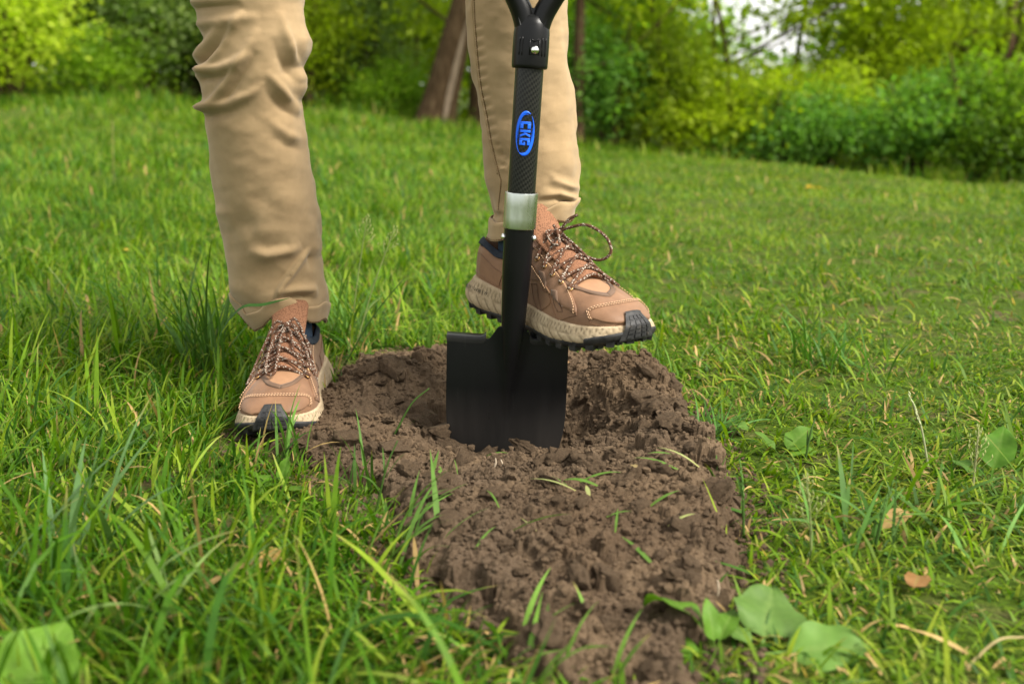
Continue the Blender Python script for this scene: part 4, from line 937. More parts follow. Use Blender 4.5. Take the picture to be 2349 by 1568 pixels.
    bp = grid(np.concatenate([edge[:1], P, edge[1:]]), 'toe_bumper', M['rubber'], up)
    for i in range(4):
        for j in range(5):
            a0, a1 = -.74 + i * .38, -.74 + i * .38 + .31; h0, h1 = .10 + j * .165, .10 + j * .165 + .125
            c8 = [bump_pt(a, h, o) for o in (.0, .0019) for (a, h) in ((a0, h0), (a1, h0), (a1, h1), (a0, h1))]
            bl = MB(); c8 = np.array(c8); c8[4:] = c8[4:] * .88 + c8[4:].mean(0) * .12; bl.add(wld(c8), [(0, 3, 2, 1), (4, 5, 6, 7), (0, 1, 5, 4), (1, 2, 6, 5), (2, 3, 7, 6), (3, 0, 4, 7)]); bl.build('bumper_block', M['rubber'], up, person, smooth_=False)
    # tongue
    tp = spline([(0, .212, .0755), (0, .185, .0880), (0, .160, .0995), (0, .140, .1105), (0, .124, .1240), (0, .113, .1385), (0, .106, .1480)], 30); P = []
    for i, p in enumerate(tp):
        t = i / 29; w_ = .017 + .007 * t if t < .85 else (.0235 * math.sqrt(max(.08, 1 - ((t - .85) / .17) ** 2)))
        a = np.linspace(-1, 1, 15); P.append(np.stack([a * w_, p[1] - .010 * a * a * t - .004 * 0, p[2] - .009 * a * a * (1 - .5 * t)], -1))
    tg = grid(np.array(P), 'tongue', M['mesh_brown'], up, .006)
    m_ = tg.modifiers.new('SUBSURF', 'SUBSURF'); m_.levels = m_.render_levels = 1
    # eyelets and laces
    ey = [(.40, .215), (.41, .197), (.42, .178), (.42, .159), (.43, .141)]
    for (u_, y_) in ey:
        for s in (-1, 1):
            c_ = Un(s * u_, y_, .0032); n_ = Un(s * u_, y_, .0042) - c_; n_ /= np.linalg.norm(n_); t1 = np.cross(n_, [0, 1, 0]); t1 /= np.linalg.norm(t1); t2 = np.cross(n_, t1)
            b_ = np.arange(17) / 16 * 2 * np.pi; e = MB(); e.tube(wld(c_ + .0027 * (np.cos(b_)[:, None] * t1 + np.sin(b_)[:, None] * t2)), .0009, 6, False); e.build('eyelet', M['brass'], up, person)
    def top(x, y, off):      # a point above tongue or upper at x, y
        z_t = np.interp(y, tp[::-1, 1], tp[::-1, 2]) - .009 * (x / .02) ** 2 + .006; 
        w_ = (wl if x > 0 else wm)(np.array(y)); u_ = np.sign(x) * 2 / math.pi * math.asin(min(1, (abs(x) / float(w_)) ** (1 / .9))); z_u = float(U_(u_, y)[2]) + .003
        z_ = max(z_u, z_t if abs(x) < .022 and y < .213 else 0); return np.array([x, y, z_ + off])
    lc = MB(); LR_ = .0018
    for i in range(len(ey) - 1):
        for s in (-1, 1):
            a_ = Un(s * ey[i][0], ey[i][1], .002); a2 = Un(s * ey[i][0] * .93, ey[i][1] - .001, .0055); b_ = Un(-s * ey[i + 1][0], ey[i + 1][1], .002); b2 = Un(-s * ey[i + 1][0] * .9, ey[i + 1][1], .0055)
            ym = (ey[i][1] + ey[i + 1][1]) / 2; mid = top(0, ym, .0035 if s > 0 else .0068); lc.tube(wld(spline([a_, a2, mid, b2, b_], 24)), LR_, 9)
    a_, b_ = Un(-ey[0][0], ey[0][1], .002), Un(ey[0][0], ey[0][1], .002); lc.tube(wld(spline([a_, top(-.008, .214, .004), top(.008, .214, .004), b_], 18)), LR_, 9)
    kn = top(0, .146, .007)
    for s in (-1, 1): lc.tube(wld(spline([Un(s * ey[-1][0], ey[-1][1], .002), Un(s * ey[-1][0] * .92, ey[-1][1], .006), top(s * .010, .143, .006), kn], 20)), LR_, 9)
    lc.build('lacing', M['lace'], up, person)
    bw = MB(); bw.sphere(wld(kn + np.array([0, .001, .001])), (.0062, .0048, .0045), 12, 8)
    for pts in laces: bw.tube(wld(spline([top(*p[:3]) if not isinstance(p[0], str) else np.array(p[1:]) for p in [(0, .146, .008)] + pts], 60)), LR_, 9)
    bw.build('lace_bow', M['lace'], up, person)
    if heel_text:     # small mould print on the inner heel of the midsole
        import bpy as _b
        cu = bpy.data.curves.new('heel_print', 'FONT'); cu.body = heel_text; cu.size = .0065; cu.resolution_u = 2
        tmp = bpy.data.objects.new('heel_print', cu); dg = bpy.context.evaluated_depsgraph_get(); COL.objects.link(tmp); bpy.context.view_layer.update()
        tm = bpy.data.meshes.new_from_object(tmp.evaluated_get(bpy.context.evaluated_depsgraph_get())); V = np.array([v.co[:] for v in tm.vertices]); Ft = [tuple(p.vertices) for p in tm.polygons]; bpy.data.objects.remove(tmp); bpy.data.curves.remove(cu)
        # inner (medial) contour, from heel forward
        i_m = np.where((q[:, 0] < 0))[0]; i_m = i_m[np.argsort(q[i_m, 1])]; ss = np.concatenate([[0], np.cumsum(np.linalg.norm(np.diff(q[i_m], axis=0), axis=1))])
        xs = V[:, 0] + .030; cx_, cy_ = np.interp(xs, ss, q[i_m, 0]), np.interp(xs, ss, q[i_m, 1]); nx_, ny_ = np.interp(xs, ss, nn[i_m, 0]), np.interp(xs, ss, nn[i_m, 1])
        zz = zso(cy_) + .004 + (zbs(cy_) - zso(cy_) - .004) * .66 + V[:, 1]; ofs = .0082 + .0055 * smooth(.06, 0, cy_) + .003 * np.exp(-((cy_ - .03) / .03) ** 2) - .002 * smooth(0, .006, V[:, 1])
        pr = MB(); pr.add(wld(np.stack([cx_ + nx_ * ofs, cy_ + ny_ * ofs, zz], -1)), Ft); pr.build('heel_print', M['ink'], up, person)
    # sock and ankle opening
    an = wld(np.array([[[.0235 * math.cos(t), .066 + .030 * math.sin(t), z_] for t in th] for z_ in np.linspace(.05, .112, 8)])); mb = MB(); mb.grid(an, closed_v=True); mb.build('sock', M['sock'], up, person)
    return up
def Tm(loc, rz, rx=0.0, ry=0.0): return Matrix.Translation(loc) @ Matrix.Scale(.95, 4) @ Matrix.Rotation(rz, 4, 'Z') @ Matrix.Rotation(rx, 4, 'X') @ Matrix.Rotation(ry, 4, 'Y')
S_ = 'abs'
left_laces = [[(.010, .162, .010), (.018, .185, .010), (.020, .212, .006), (.015, .229, .005), (.006, .230, .006), (.004, .212, .009), (.004, .18, .012), (.001, .155, .011)],
              [(-.012, .140, .014), (-.026, .150, .014), (-.037, .170, .010), (-.043, .188, .008), (-.041, .197, .008), (-.034, .188, .011), (-.026, .168, .014), (-.010, .152, .014)],
              [(.015, .142, .014), (.028, .152, .014), (.037, .175, .010), (.043, .195, .006), (.046, .212, .004)], [(-.006, .158, .010), (-.011, .175, .009), (-.014, .190, .007)]]
right_laces = [[(S_, .008, .160, .128), (S_, .018, .180, .133), (S_, .028, .203, .122), (S_, .030, .212, .104), (S_, .022, .200, .093), (S_, .009, .175, .100), (S_, .002, .152, .114)],
               [(S_, .003, .152, .128), (S_, .008, .158, .138), (S_, .014, .166, .144)], [(.004, .150, .008), (.010, .180, .008), (.016, .212, .005), (.022, .238, .003)], [(-.012, .140, .008), (-.016, .155, .008), (-.012, .165, .010), (-.004, .15, .012), (0, .138, .01)]]
shoe_l = shoe(1, Tm((-.305, 1.408, .0045), R(180 + 4)), left_laces, 'brown shoe planted flat on the grass beside the soil, toe forward', None)
FD = np.array([.60, -.80]); mid = np.array([.052, 1.168]); heel_ = mid - FD * .141
shoe_r = shoe(-1, Tm((heel_[0], heel_[1], ZT + .0125), math.atan2(-FD[0], FD[1]), R(-2.5)), right_laces, 'brown shoe standing on the shoulder of the shovel blade', 'S34x29 | V498 | W')
# the body inside the clothes: hips, legs and feet as one skin
me = bpy.data.meshes.new('body')
ank_l, ank_r = np.array([-.312, 1.42, .10]), np.array([heel_[0] + FD[0] * .075, heel_[1] + FD[1] * .075, ZT + .105])
vv = [(-.155, 1.40, 1.0), (-.155, 1.39, .88), (-.25, 1.385, .84), (-.322, 1.30, .47), tuple(ank_l), (-.312, 1.30, .045), (-.06, 1.375, .84), (.006, 1.262, .56), tuple(ank_r), (ank_r[0] + FD[0] * .11, ank_r[1] + FD[1] * .11, ZT + .052)]
me.from_pydata([tuple(np.array(v) - PO) for v in vv], [(0, 1), (1, 2), (2, 3), (3, 4), (4, 5), (1, 6), (6, 7), (7, 8), (8, 9)], []); me.materials.append(M['skin'])
body = obj('body', me, person); sk = body.modifiers.new('Skin', 'SKIN')
for i, r in enumerate([.10, .09, .065, .036, .022, .018, .065, .036, .022, .018]): me.skin_vertices[0].data[i].radius = (r, r)
me.skin_vertices[0].data[1].use_root = True; ss_ = body.modifiers.new('Sub', 'SUBSURF'); ss_.levels = ss_.render_levels = 2

# ------------------------------------------------------------------ grass
def blades(P, az, ln, wd, lean, curl, colr, K):
    """ribbons of K levels; returns verts, faces, colours"""
    n_ = len(P); s = np.linspace(0, 1, K + 1); ds = 1 / K
    ang = lean[:, None] + curl[:, None] * (s[None, :-1] + ds / 2) ** 1.3
    hz = np.concatenate([np.zeros((n_, 1)), np.cumsum(np.sin(ang) * ds, 1)], 1) * ln[:, None]; vz = np.concatenate([np.zeros((n_, 1)), np.cumsum(np.cos(ang) * ds, 1)], 1) * ln[:, None]
    d = np.stack([np.cos(az), np.sin(az)], -1)
    C = np.stack([P[:, None, 0] + d[:, None, 0] * hz, P[:, None, 1] + d[:, None, 1] * hz, P[:, None, 2] + vz], -1)
    tw = rng.normal(0, .55, n_); sd = np.stack([-d[:, 1] * np.cos(tw), d[:, 0] * np.cos(tw), np.sin(tw) * .6], -1)
    w_ = wd[:, None] * np.where(s < .35, .62 + 1.08 * s, 1.0 - ((s - .35) / .65) ** 1.8)[None] * .5
    A = C[:, :-1] + sd[:, None] * w_[:, :-1, None]; B = C[:, :-1] - sd[:, None] * w_[:, :-1, None]
    V = np.concatenate([np.stack([A, B], 2).reshape(n_, 2 * K, 3), C[:, -1:]], 1); m = 2 * K + 1
    fq = np.array([[2 * i, 2 * i + 1, 2 * i + 3, 2 * i + 2] for i in range(K - 1)]).reshape(-1, 4); b = (np.arange(n_) * m)[:, None, None]
    Fq = (fq[None] + b).reshape(-1, 4); Ft = (np.array([[2 * K - 2, 2 * K - 1, 2 * K]])[None] + b).reshape(-1, 3)
    shade = np.concatenate([np.repeat(s[:-1], 2), [1.0]]); cc = colr[:, None] * np.ones((1, m, 1))
    tip = smooth(.75, 1.0, shade)[None, :, None] * (rng.uniform(0, 1, n_) < .22)[:, None, None]; cc = cc * (1 - tip) + np.array([.36, .26, .09]) * tip
    basep = smooth(.22, .0, shade)[None, :, None] * .5; cc = cc * (1 - basep) + cc * np.array([1.5, 1.15, 1.1]) * basep
    return V.reshape(-1, 3), Fq, Ft, cc.reshape(-1, 3)
GA, GB, GC, GD = np.array([.056, .145, .005]), np.array([.118, .218, .008]), np.array([.036, .105, .009]), np.array([.19, .275, .018])
DRY = np.array([.40, .27, .105])
def grass_colour(P, dryp, g):
    n_ = len(P); t = np.clip(.5 + .5 * vnoise(P[:, 0] * 3.1, P[:, 1] * 3.1, seed=2) + g.normal(0, .33, n_), 0, 1)[:, None]; c = GA * (1 - t) + GB * t
    q = g.uniform(0, 1, n_)[:, None]; c = np.where(q < .2, GC, c); c = np.where(q > .82, GD, c); c = c * g.uniform(.78, 1.2, (n_, 1))
    c = c * np.stack([1 + .13 * smooth(-.15, .5, P[:, 0] / (.35 + .5 * P[:, 1])), np.ones(n_), np.ones(n_)], -1) * np.array([1.0, 1.0, 1.0]); dr = (g.uniform(0, 1, n_) < dryp)[:, None]; return np.where(dr, DRY * g.uniform(.6, 1.3, (n_, 1)), c)
# worn spots where the earth shows: (u, v, radius x, radius y, strength)
BARE = [(1950, 905, .14, .05, .8), (1700, 880, .10, .05, .7), (1085, 496, .14, .22, .97), (820, 400, .3, .5, .75), (40, 262, 1.0, 1.6, .95), (500, 870, .12, .05, .5), (1560, 800, .10, .06, .6), (1530, 830, .05, .05, .7), (120, 900, .1, .05, .5)]
BAREW = [(ground_at(u, v), rx, ry, s) for u, v, rx, ry, s in BARE]
def in_view(x, y, m=.2):
    hw = (y * cp + .45) * 1174 / FPX + m + .10 * y; return np.abs(x) < hw
def scatter(n_, y0, y1, g, dens):
    out = []; tot = 0
    while tot < n_:
        m = n_ * 3; y = np.sqrt(g.uniform(y0 ** 2, y1 ** 2, m)) if y0 > 3 else g.uniform(y0, y1, m); hw = (y1 * cp + .5) * 1174 / FPX * 1.04 + .2 + .10 * y1; x = g.uniform(-hw, hw, m)
        ok = in_view(x, y); p = dens(x, y); ok &= g.uniform(0, 1, m) < p; q = np.stack([x, y], -1)[ok]; out.append(q); tot += len(q)
    return np.concatenate(out)[:n_]
def shoe_block(x, y): return ((np.abs(x + .312) < .055) & (y > 1.09) & (y < 1.43))
def dens_near(x, y):
    sd_ = poly_sd(x, y, PATCH); d = smooth(.006, -.022, sd_ + .034 * vnoise(x * 26, y * 26, seed=14)); d = d * (.62 + .38 * vnoise(x * 7, y * 7, seed=1)) 
    for p, rx, ry, s in BAREW: d = d * (1 - s * np.exp(-(((x - p[0]) / rx) ** 2 + ((y - p[1]) / ry) ** 2)))
    return np.clip(np.where(shoe_block(x, y), 0, d), 0, 1)
VS, QS, TS, CS, off = [], [], [], [], 0
def put(r):
    global off
    V, q, t, c = r; VS.append(V); QS.append(q + off); TS.append(t + off); CS.append(c); off += len(V)
def field(n_, y0, y1, K, lmin, lmax, w0, w1, dryp, seed, lie=.0, right=False):
    g = np.random.default_rng(seed); p = scatter(n_, y0, y1, g, (lambda x, y: dens_near(x, y) ** .6 * smooth(-.02, .12, x)) if right else dens_near); x, y = p.T; P = np.stack([x, y, terrain(x, y) - .004], -1)
    leftness = smooth(.25, -.35, x / (.35 + .5 * y)); cl = .5 + .5 * vnoise(x * 4.2, y * 4.2, seed=23)
    ln = (lmin + (lmax - lmin) * g.beta(1.6, 2.6, n_)) * (.62 + .55 * leftness) * (.7 + .6 * cl)
    ln = ln * (1 - .55 * np.exp(-((x + .22) / .15) ** 2 - ((y - 1.0) / .10) ** 2)) * (1 - .4 * np.exp(-((x + .11) / .09) ** 2 - ((y - .80) / .09) ** 2)) * (1 - .35 * np.exp(-((x - .06) / .14) ** 2 - ((y - .60) / .06) ** 2))
    flow = 2.6 * vnoise(x * 2.7, y * 2.7, seed=33) + 1.0; az = flow + g.normal(0, 1.6, n_) 
    lean = np.abs(g.normal(.45, .35, n_)) + lie * (1 - leftness) * g.uniform(.2, 1.0, n_); curl = np.abs(g.normal(.95, .65, n_)) * (1.15 - .3 * leftness)
    wd = g.uniform(w0, w1, n_) * (.8 + .35 * ln / lmax); 
    sdp = poly_sd(x, y, PATCH) if y0 < 2 else np.full(n_, -1.0); dr = dryp * (1.3 - .6 * leftness) + .10 * smooth(-.10, -.01, sdp)
    put(blades(P, az, ln, wd, np.minimum(lean, 1.35), curl, grass_colour(P, dr, g), K))
field(44000, .50, 1.75, 5, .020, .070, .0020, .0042, .035, 101, .55)
field(36000, .50, 1.75, 3, .012, .045, .0018, .0045, .09, 102, .8)          # short undergrowth and thatch
field(450, .50, 1.9, 7, .09, .19, .0032, .0062, .02, 103, .3)             # long flopping blades
field(20000, .52, 1.85, 3, .018, .060, .0024, .0046, .12, 110, .9, True)  # dense short turf beside the soil
field(7000, .52, 1.8, 6, .05, .13, .0030, .0055, .06, 109, 1.3)       # blades trodden flat
field(42000, 1.75, 4.2, 4, .03, .10, .0030, .0060, .025, 104, .4)
field(26000, 1.75, 4.2, 3, .02, .06, .0030, .0055, .04, 105, .6)
field(60000, 4.2, 8.5, 3, .04, .12, .0060, .0110, .02, 106, .2)
field(56000, 8.5, 14.5, 2, .06, .17, .0110, .0200, .01, 107, .1)
g = np.random.default_rng(108); pp = scatter(9000, 10.2, 14.0, g, lambda x, y: np.full(x.shape, .9)); P = np.stack([pp[:, 0], pp[:, 1], terrain(*pp.T)], -1)
put(blades(P, g.uniform(0, 6.28, 9000), g.uniform(.12, .36, 9000) * (.55 + .45 * vnoise(pp[:, 0] * .9, pp[:, 1] * .9, seed=3)), g.uniform(.012, .022, 9000), np.abs(g.normal(.15, .2, 9000)), g.uniform(.1, .8, 9000), grass_colour(P, .02, g) * 1.08, 3))
grass = obj('grass', mesh_from('grass', np.concatenate(VS), (np.concatenate(QS), np.concatenate(TS)), (M['grass'],), False, np.concatenate(CS)))
tag(grass, 'green meadow grass covering the ground around the dug soil', 'grass', kind='stuff')

# ------------------------------------------------------------------ plants that can be told apart
def ground_pt(u, v):
    p = ground_at(u, v); return np.array([p[0], p[1], max(float(terrain(p[0], p[1])), -1)])
def leaf_blade(base, az, elev, ln, wd, curl, colr, wavy=.06, stalk=.25, roll=0.0, seed=0, n_=26, m_=11, fold=.16):
    """one broad leaf with a stalk; returns V, F, C in world metres"""
    s = np.linspace(0, 1, n_); e = elev - curl * s ** 1.4; h = np.concatenate([[0], np.cumsum(np.cos(e[:-1]) / (n_ - 1))]) * ln; z = np.concatenate([[0], np.cumsum(np.sin(e[:-1]) / (n_ - 1))]) * ln
    d = np.array([math.cos(az), math.sin(az), 0]); sd = np.array([-math.sin(az), math.cos(az), 0]); V = []; t = np.clip((s - stalk) / (1 - stalk), 0, 1)
    wv_ = np.where(s < stalk, .05, .05 + np.sin(np.pi * t ** .72) ** .8 * .95) * wd / 2; wv_[-1] = wd * .01
    for i in range(n_):
        c = base + d * h[i] + np.array([0, 0, z[i]]); nrm = np.array([-math.sin(e[i]) * d[0], -math.sin(e[i]) * d[1], math.cos(e[i])]); s2 = sd * math.cos(roll) + nrm * math.sin(roll); n2 = nrm * math.cos(roll) - sd * math.sin(roll)
        for a in np.linspace(-1, 1, m_):
            und = wavy * wd * abs(a) ** 1.5 * math.sin(i * .62 + (2.1 if a > 0 else .3) + seed) + .008 * wd * math.sin(a * 14 + i * .3)
            V.append(c + s2 * a * wv_[i] * (1 + .05 * math.sin(i * .9 + a * 3 + seed)) + n2 * (abs(a) * wv_[i] * fold + und * (s[i] > stalk)))
    F = [(i * m_ + j, i * m_ + j + 1, (i + 1) * m_ + j + 1, (i + 1) * m_ + j) for i in range(n_ - 1) for j in range(m_ - 1)]
    V = np.array(V); a = np.abs(np.tile(np.linspace(-1, 1, m_), n_))[:, None]; vein = np.exp(-(a / .10) ** 2) * .35 + .12 * (np.cos(np.repeat(np.arange(n_), m_)[:, None] * 2.1 - a * 5) > .6)
    C = np.array(colr) * (1 - .5 * vein) + np.array([.26, .34, .10]) * .5 * vein
    return V, F, C
def plant(name, label, u, v, lvs, colr, cat='plant', group=None):
    """lvs: (azimuth deg in plan, elevation deg, length m, width m, curl, roll deg); azimuth 0 = photo right, 90 = away from the camera"""
    b = ground_pt(u, v); sd_ = poly_sd(b[:1], b[1:2], PATCH)[0]; b[2] = soil_z(b[0], b[1]) - .002 if sd_ > 0 else b[2]
    root = thing(name, label, cat, b, group)
    for i, (az, el, ln, wd, cu, ro) in enumerate(lvs):
        V, F, C = leaf_blade(np.zeros(3), R(az), R(el), ln * .86, wd * .82, cu, np.array(colr) * (1 + .15 * math.sin(i * 2.7 + u)), roll=R(ro), seed=i + u)
        obj('leaf', mesh_from('leaf', V, F, (M['leaf'],), True, C), root)
    return root
LG1, LG2, LG3 = (.080, .175, .012), (.060, .145, .010), (.095, .185, .025)
plant('broadleaf_plant', 'plantain with a curled leaf reaching over the soil edge', 1640, 1500, [(140, 62, .095, .042, 2.1, 25), (175, 12, .055, .030, .5, 0), (60, 35, .06, .022, .8, 0), (100, 70, .05, .02, .6, 10)], LG1)
plant('broadleaf_plant', 'dock with a large pale rounded leaf and a wavy leaf below it', 1745, 1520, [(70, 24, .080, .068, .15, 14), (-4, 10, .095, .054, .15, 26), (130, 25, .05, .02, .5, 0)], (.105, .20, .035))
plant('broadleaf_plant', 'big blurred leaf filling the lowest corner of the meadow', 20, 1730, [(70, 52, .095, .075, .5, 15), (150, 30, .07, .04, .5, 0)], (.11, .22, .02))
plant('broadleaf_plant', 'low plant with a wavy dark leaf at the lower soil edge', 1170, 1560, [(8, 14, .085, .030, .5, -20), (120, 60, .06, .03, 1.2, 60), (170, 20, .05, .02, .6, 0)], LG2)
plant('broadleaf_plant', 'plantain with two oval leaves on the grass beside the soil below the shoe', 640, 1130, [(150, 25, .055, .030, .4, 20), (60, 68, .045, .020, .3, 0), (330, 22, .05, .018, .5, 0)], LG1)
plant('broadleaf_plant', 'single oval plantain leaf standing in the long grass', 118, 1095, [(45, 48, .062, .024, .4, 0), (200, 20, .05, .022, .5, 0)], LG2)
plant('broadleaf_plant', 'oval leaved plantain between the seed stalks', 1790, 1060, [(40, 28, .075, .036, .3, 15), (10, 12, .06, .03, .4, 0), (150, 50, .05, .02, .5, 0)], LG1)
plant('broadleaf_plant', 'broad leaf tilted upward at the margin of the trodden grass', 2270, 1120, [(55, 52, .085, .046, .3, 0), (120, 24, .06, .03, .5, 0)], LG2)
plant('broadleaf_plant', 'torn pale leaf by the right soil corner', 1655, 985, [(300, 36, .06, .028, .9, 0), (250, 22, .05, .022, .6, 0)], LG3)
plant('broadleaf_plant', 'leaf pair in the grass left of the tall tuft', 250, 1010, [(10, 20, .07, .032, .3, 0), (160, 30, .06, .026, .4, 0)], LG2)
plant('broadleaf_plant', 'clover-like low leaves behind the far soil rim', 1010, 800, [(20, 30, .045, .024, .4, 0), (160, 26, .045, .022, .4, 0), (90, 30, .04, .02, .3, 0)], LG1)
plant('broadleaf_plant', 'small sprig with a pale leaf on the inner soil rim behind the blade', 985, 880, [(75, 80, .075, .010, .2, 0), (-50, 10, .03, .018, .6, 0), (10, 25, .04, .007, .3, 0), (190, 25, .035, .007, .3, 0)], LG1)

def stalk(label, u0, v0, u1, v1, dist=None, rad=.0014, head='spike', colr=(.07, .13, .02), leafs=1, group=None, bend=.0):
    """seed stalk from its foot at pixel 0 to its tip at pixel 1 (at the foot's own distance)"""
    b = ground_pt(u0, v0); sd_ = poly_sd(b[:1], b[1:2], PATCH)[0]; b[2] = float(soil_z(b[0], b[1])) if sd_ > 0 else b[2]
    tip = at(u1, v1, b[1] + .02); root = thing('grass_stalk', label, 'grass', b, group); mid = (b + tip) / 2 + np.array([bend, 0, .01]); p = spline([b, mid, tip], 20); V0 = MB(); V0.tube(p, np.linspace(rad, rad * .55, 20), 6)
    me = V0.build('stem', M['leaf'], root, root); n_ = len(me.data.vertices); a_ = me.data.attributes.new('col', 'FLOAT_COLOR', 'POINT'); a_.data.foreach_set('color', np.tile([*colr, 1], n_).astype(np.float32))
    Lh = np.linalg.norm(tip - b); g = np.random.default_rng(int(u0 + v0))
    if head:
        hv = MB(); dr = p[-1] - p[-4]; dr /= np.linalg.norm(dr)
        if head == 'spike':
            for q in np.linspace(0, 1, 14):
                c = p[-1] - dr * .035 * (1 - q) * 1.0 + dr * .006; o_ = g.normal(0, 1, 3); o_ -= dr * o_.dot(dr); o_ /= np.linalg.norm(o_); hv.tube([c, c + dr * .003 + o_ * .0012, c + dr * .0065 + o_ * .0006], [.0004, .0010, .0002], 5)
        else:
            for q in np.linspace(0, 1, 22):
                c = p[-1] - dr * .05 * (1 - q); o_ = g.normal(0, 1, 3); o_ -= dr * o_.dot(dr); o_ /= np.linalg.norm(o_); ex = .016 * (1.15 - q) ; e_ = c + o_ * ex + dr * ex * .9; hv.tube([c, e_], .00025, 4); hv.tube([e_, e_ + dr * .0025, e_ + dr * .005], [.0003, .0010, .0002], 5)
        hm = hv.build('seed_head', M['leaf'], root, root); n_ = len(hm.data.vertices); a_ = hm.data.attributes.new('col', 'FLOAT_COLOR', 'POINT'); hc = (.30, .33, .12) if head != 'spike' else tuple(np.array(colr) * 1.5); a_.data.foreach_set('color', np.tile([*hc, 1], n_).astype(np.float32))
    for i in range(leafs):
        q = p[int(4 + 8 * i / max(1, leafs))]; az = g.uniform(0, 6.28); r = blades((q)[None], np.array([az]), np.array([Lh * g.uniform(.3, .55)]), np.array([.004]), np.array([.35]), np.array([g.uniform(.5, 1.4)]), np.array([colr]) * 1.2, 7)
        obj('leaf', mesh_from('leaf', r[0] - b, (r[1], r[2]), (M['leaf'],), True, r[3]), root)
DK = (.045, .095, .014); PL = (.22, .27, .09)
stalk('dark grass stalk crossing the soil left of the blade, forked above', 862, 1185, 912, 1010, colr=DK, head=None, leafs=2)
stalk('dark straight grass stem leaning over the soil toward the blade', 905, 1040, 985, 890, colr=DK, head=None, leafs=0)
stalk('feathery seed stalk rising behind the soil between the legs', 800, 810, 842, 500, colr=PL, head='open', leafs=1)
stalk('slim seed stalk with pale panicle leaning behind the soil', 810, 815, 905, 525, colr=PL, head='open', leafs=1)
stalk('thin dark stem leaning from the shoe toward the shaft', 790, 840, 925, 640, colr=DK, head=None, leafs=1)
stalk('dark timothy grass spike in the trodden grass', 2005, 1270, 2042, 1125, colr=DK, head='spike', leafs=0)
stalk('second dark timothy spike next to the first, shorter', 2040, 1290, 2068, 1185, colr=DK, head='spike', leafs=1)
stalk('dark grass stem standing at the upper soil corner in the trodden grass', 1845, 1075, 1870, 960, colr=DK, head=None, leafs=1)
stalk('pale bleached stem standing beside the round leaf', 2130, 1080, 2092, 920, colr=(.34, .36, .2), head='spike', leafs=0)
stalk('tall stem at the soil edge above the dock plant', 1705, 1255, 1700, 1080, colr=(.06, .13, .02), head='spike', leafs=2)
stalk('fine pale panicle above the dock plant', 1860, 1300, 1850, 1100, colr=PL, head='open', leafs=0)
stalk('tan seed stalk in the long grass far left of the tuft', 262, 430, 258, 285, colr=(.36, .28, .14), head='spike', leafs=0)
stalk('pale seed stalk leaning in the long grass', 200, 760, 122, 625, colr=PL, head='spike', leafs=1)
stalk('straw coloured stem lying across the grass at the lower right corner', 2210, 1568, 2349, 1460, colr=(.45, .36, .17), head=None, leafs=0)
stalk('short pale stem with seeds beside the long grass tuft', 470, 830, 425, 690, colr=PL, head='spike', leafs=1)
stalk('bent stem with faded seeds at the worn spot margin', 2230, 1130, 2245, 985, colr=(.30, .3, .14), head='open', leafs=0)
def tuft(label, u, v, n_, lmin, lmax, spread, colr, seed, az0=None, wd=.005, lean=.25, curl=1.0, group=None):
    b = ground_pt(u, v); root = thing('grass_tuft', label, 'grass', b, group); g = np.random.default_rng(seed)
    for i in range(n_):
        p = b + np.array([*g.normal(0, spread, 2), -.003]); az = g.uniform(0, 6.28) if az0 is None else R(az0) + g.normal(0, .9)
        r = blades(p[None], np.array([az]), np.array([g.uniform(lmin, lmax)]), np.array([wd * g.uniform(.7, 1.2)]), np.abs(np.array([g.normal(lean, .2)])), np.array([g.uniform(.3, 1.2) * curl]), np.array([colr]) * g.uniform(.75, 1.3), 9)
        obj('blade', mesh_from('blade', r[0] - b, (r[1], r[2]), (M['leaf'],), True, r[3]), root)
tuft('tall dark grass tuft fanning out left of the planted shoe', 470, 850, 46, .09, .24, .02, (.055, .125, .018), 1)
tuft('lush tuft of arching blades behind the planted shoe', 790, 800, 26, .08, .20, .015, (.075, .16, .02), 2)
tuft('dense dark tuft in the trodden grass above the worn spot', 1900, 850, 40, .05, .12, .03, (.06, .15, .02), 3)
tuft('fine green tuft against the right soil edge', 1625, 1020, 40, .04, .09, .012, (.06, .15, .022), 4, az0=20, wd=.0028, lean=.8)
tuft('small tuft rooted in the sloping soil side', 1640, 1145, 14, .03, .06, .004, (.09, .17, .03), 5, wd=.003)
tuft('long blurred blades sweeping up from the lower meadow', 130, 1330, 14, .09, .18, .03, (.10, .19, .06), 6, az0=50, wd=.006, lean=.5, curl=.6)
tuft('arching pale blades in the lower grass before the soil', 420, 1440, 10, .08, .16, .03, (.17, .26, .07), 7, az0=20, wd=.006, lean=.6, curl=1.2)
tuft('leafy tuft hanging over the near left soil edge', 890, 1300, 16, .06, .13, .02, (.10, .20, .03), 8, az0=35, wd=.005, lean=.5)
tuft('thin tuft of upright blades on the near left soil margin', 850, 1130, 10, .05, .11, .012, (.06, .13, .02), 9, wd=.0035, lean=.15, curl=.8)
tuft('sparse green blades sprouting at the foot of the shoe', 660, 1060, 18, .05, .11, .02, (.085, .18, .025), 10, wd=.004)
tuft('springy tuft in the grass under the toe of the raised shoe', 1500, 860, 26, .04, .09, .03, (.085, .17, .02), 11, wd=.0035)
tuft('broad bladed tuft among the dry stalks', 1960, 1250, 16, .05, .10, .03, (.08, .18, .03), 12, wd=.006, lean=.7)
tuft('tuft of glossy blades bent flat near the broad tilted leaf', 2180, 1230, 18, .05, .10, .035, (.09, .19, .03), 13, wd=.0055, lean=.9)
tuft('wild tuft on the bank by the lowest edge of the soil', 1230, 1600, 16, .04, .08, .04, (.12, .23, .03), 14, wd=.005, lean=.6)
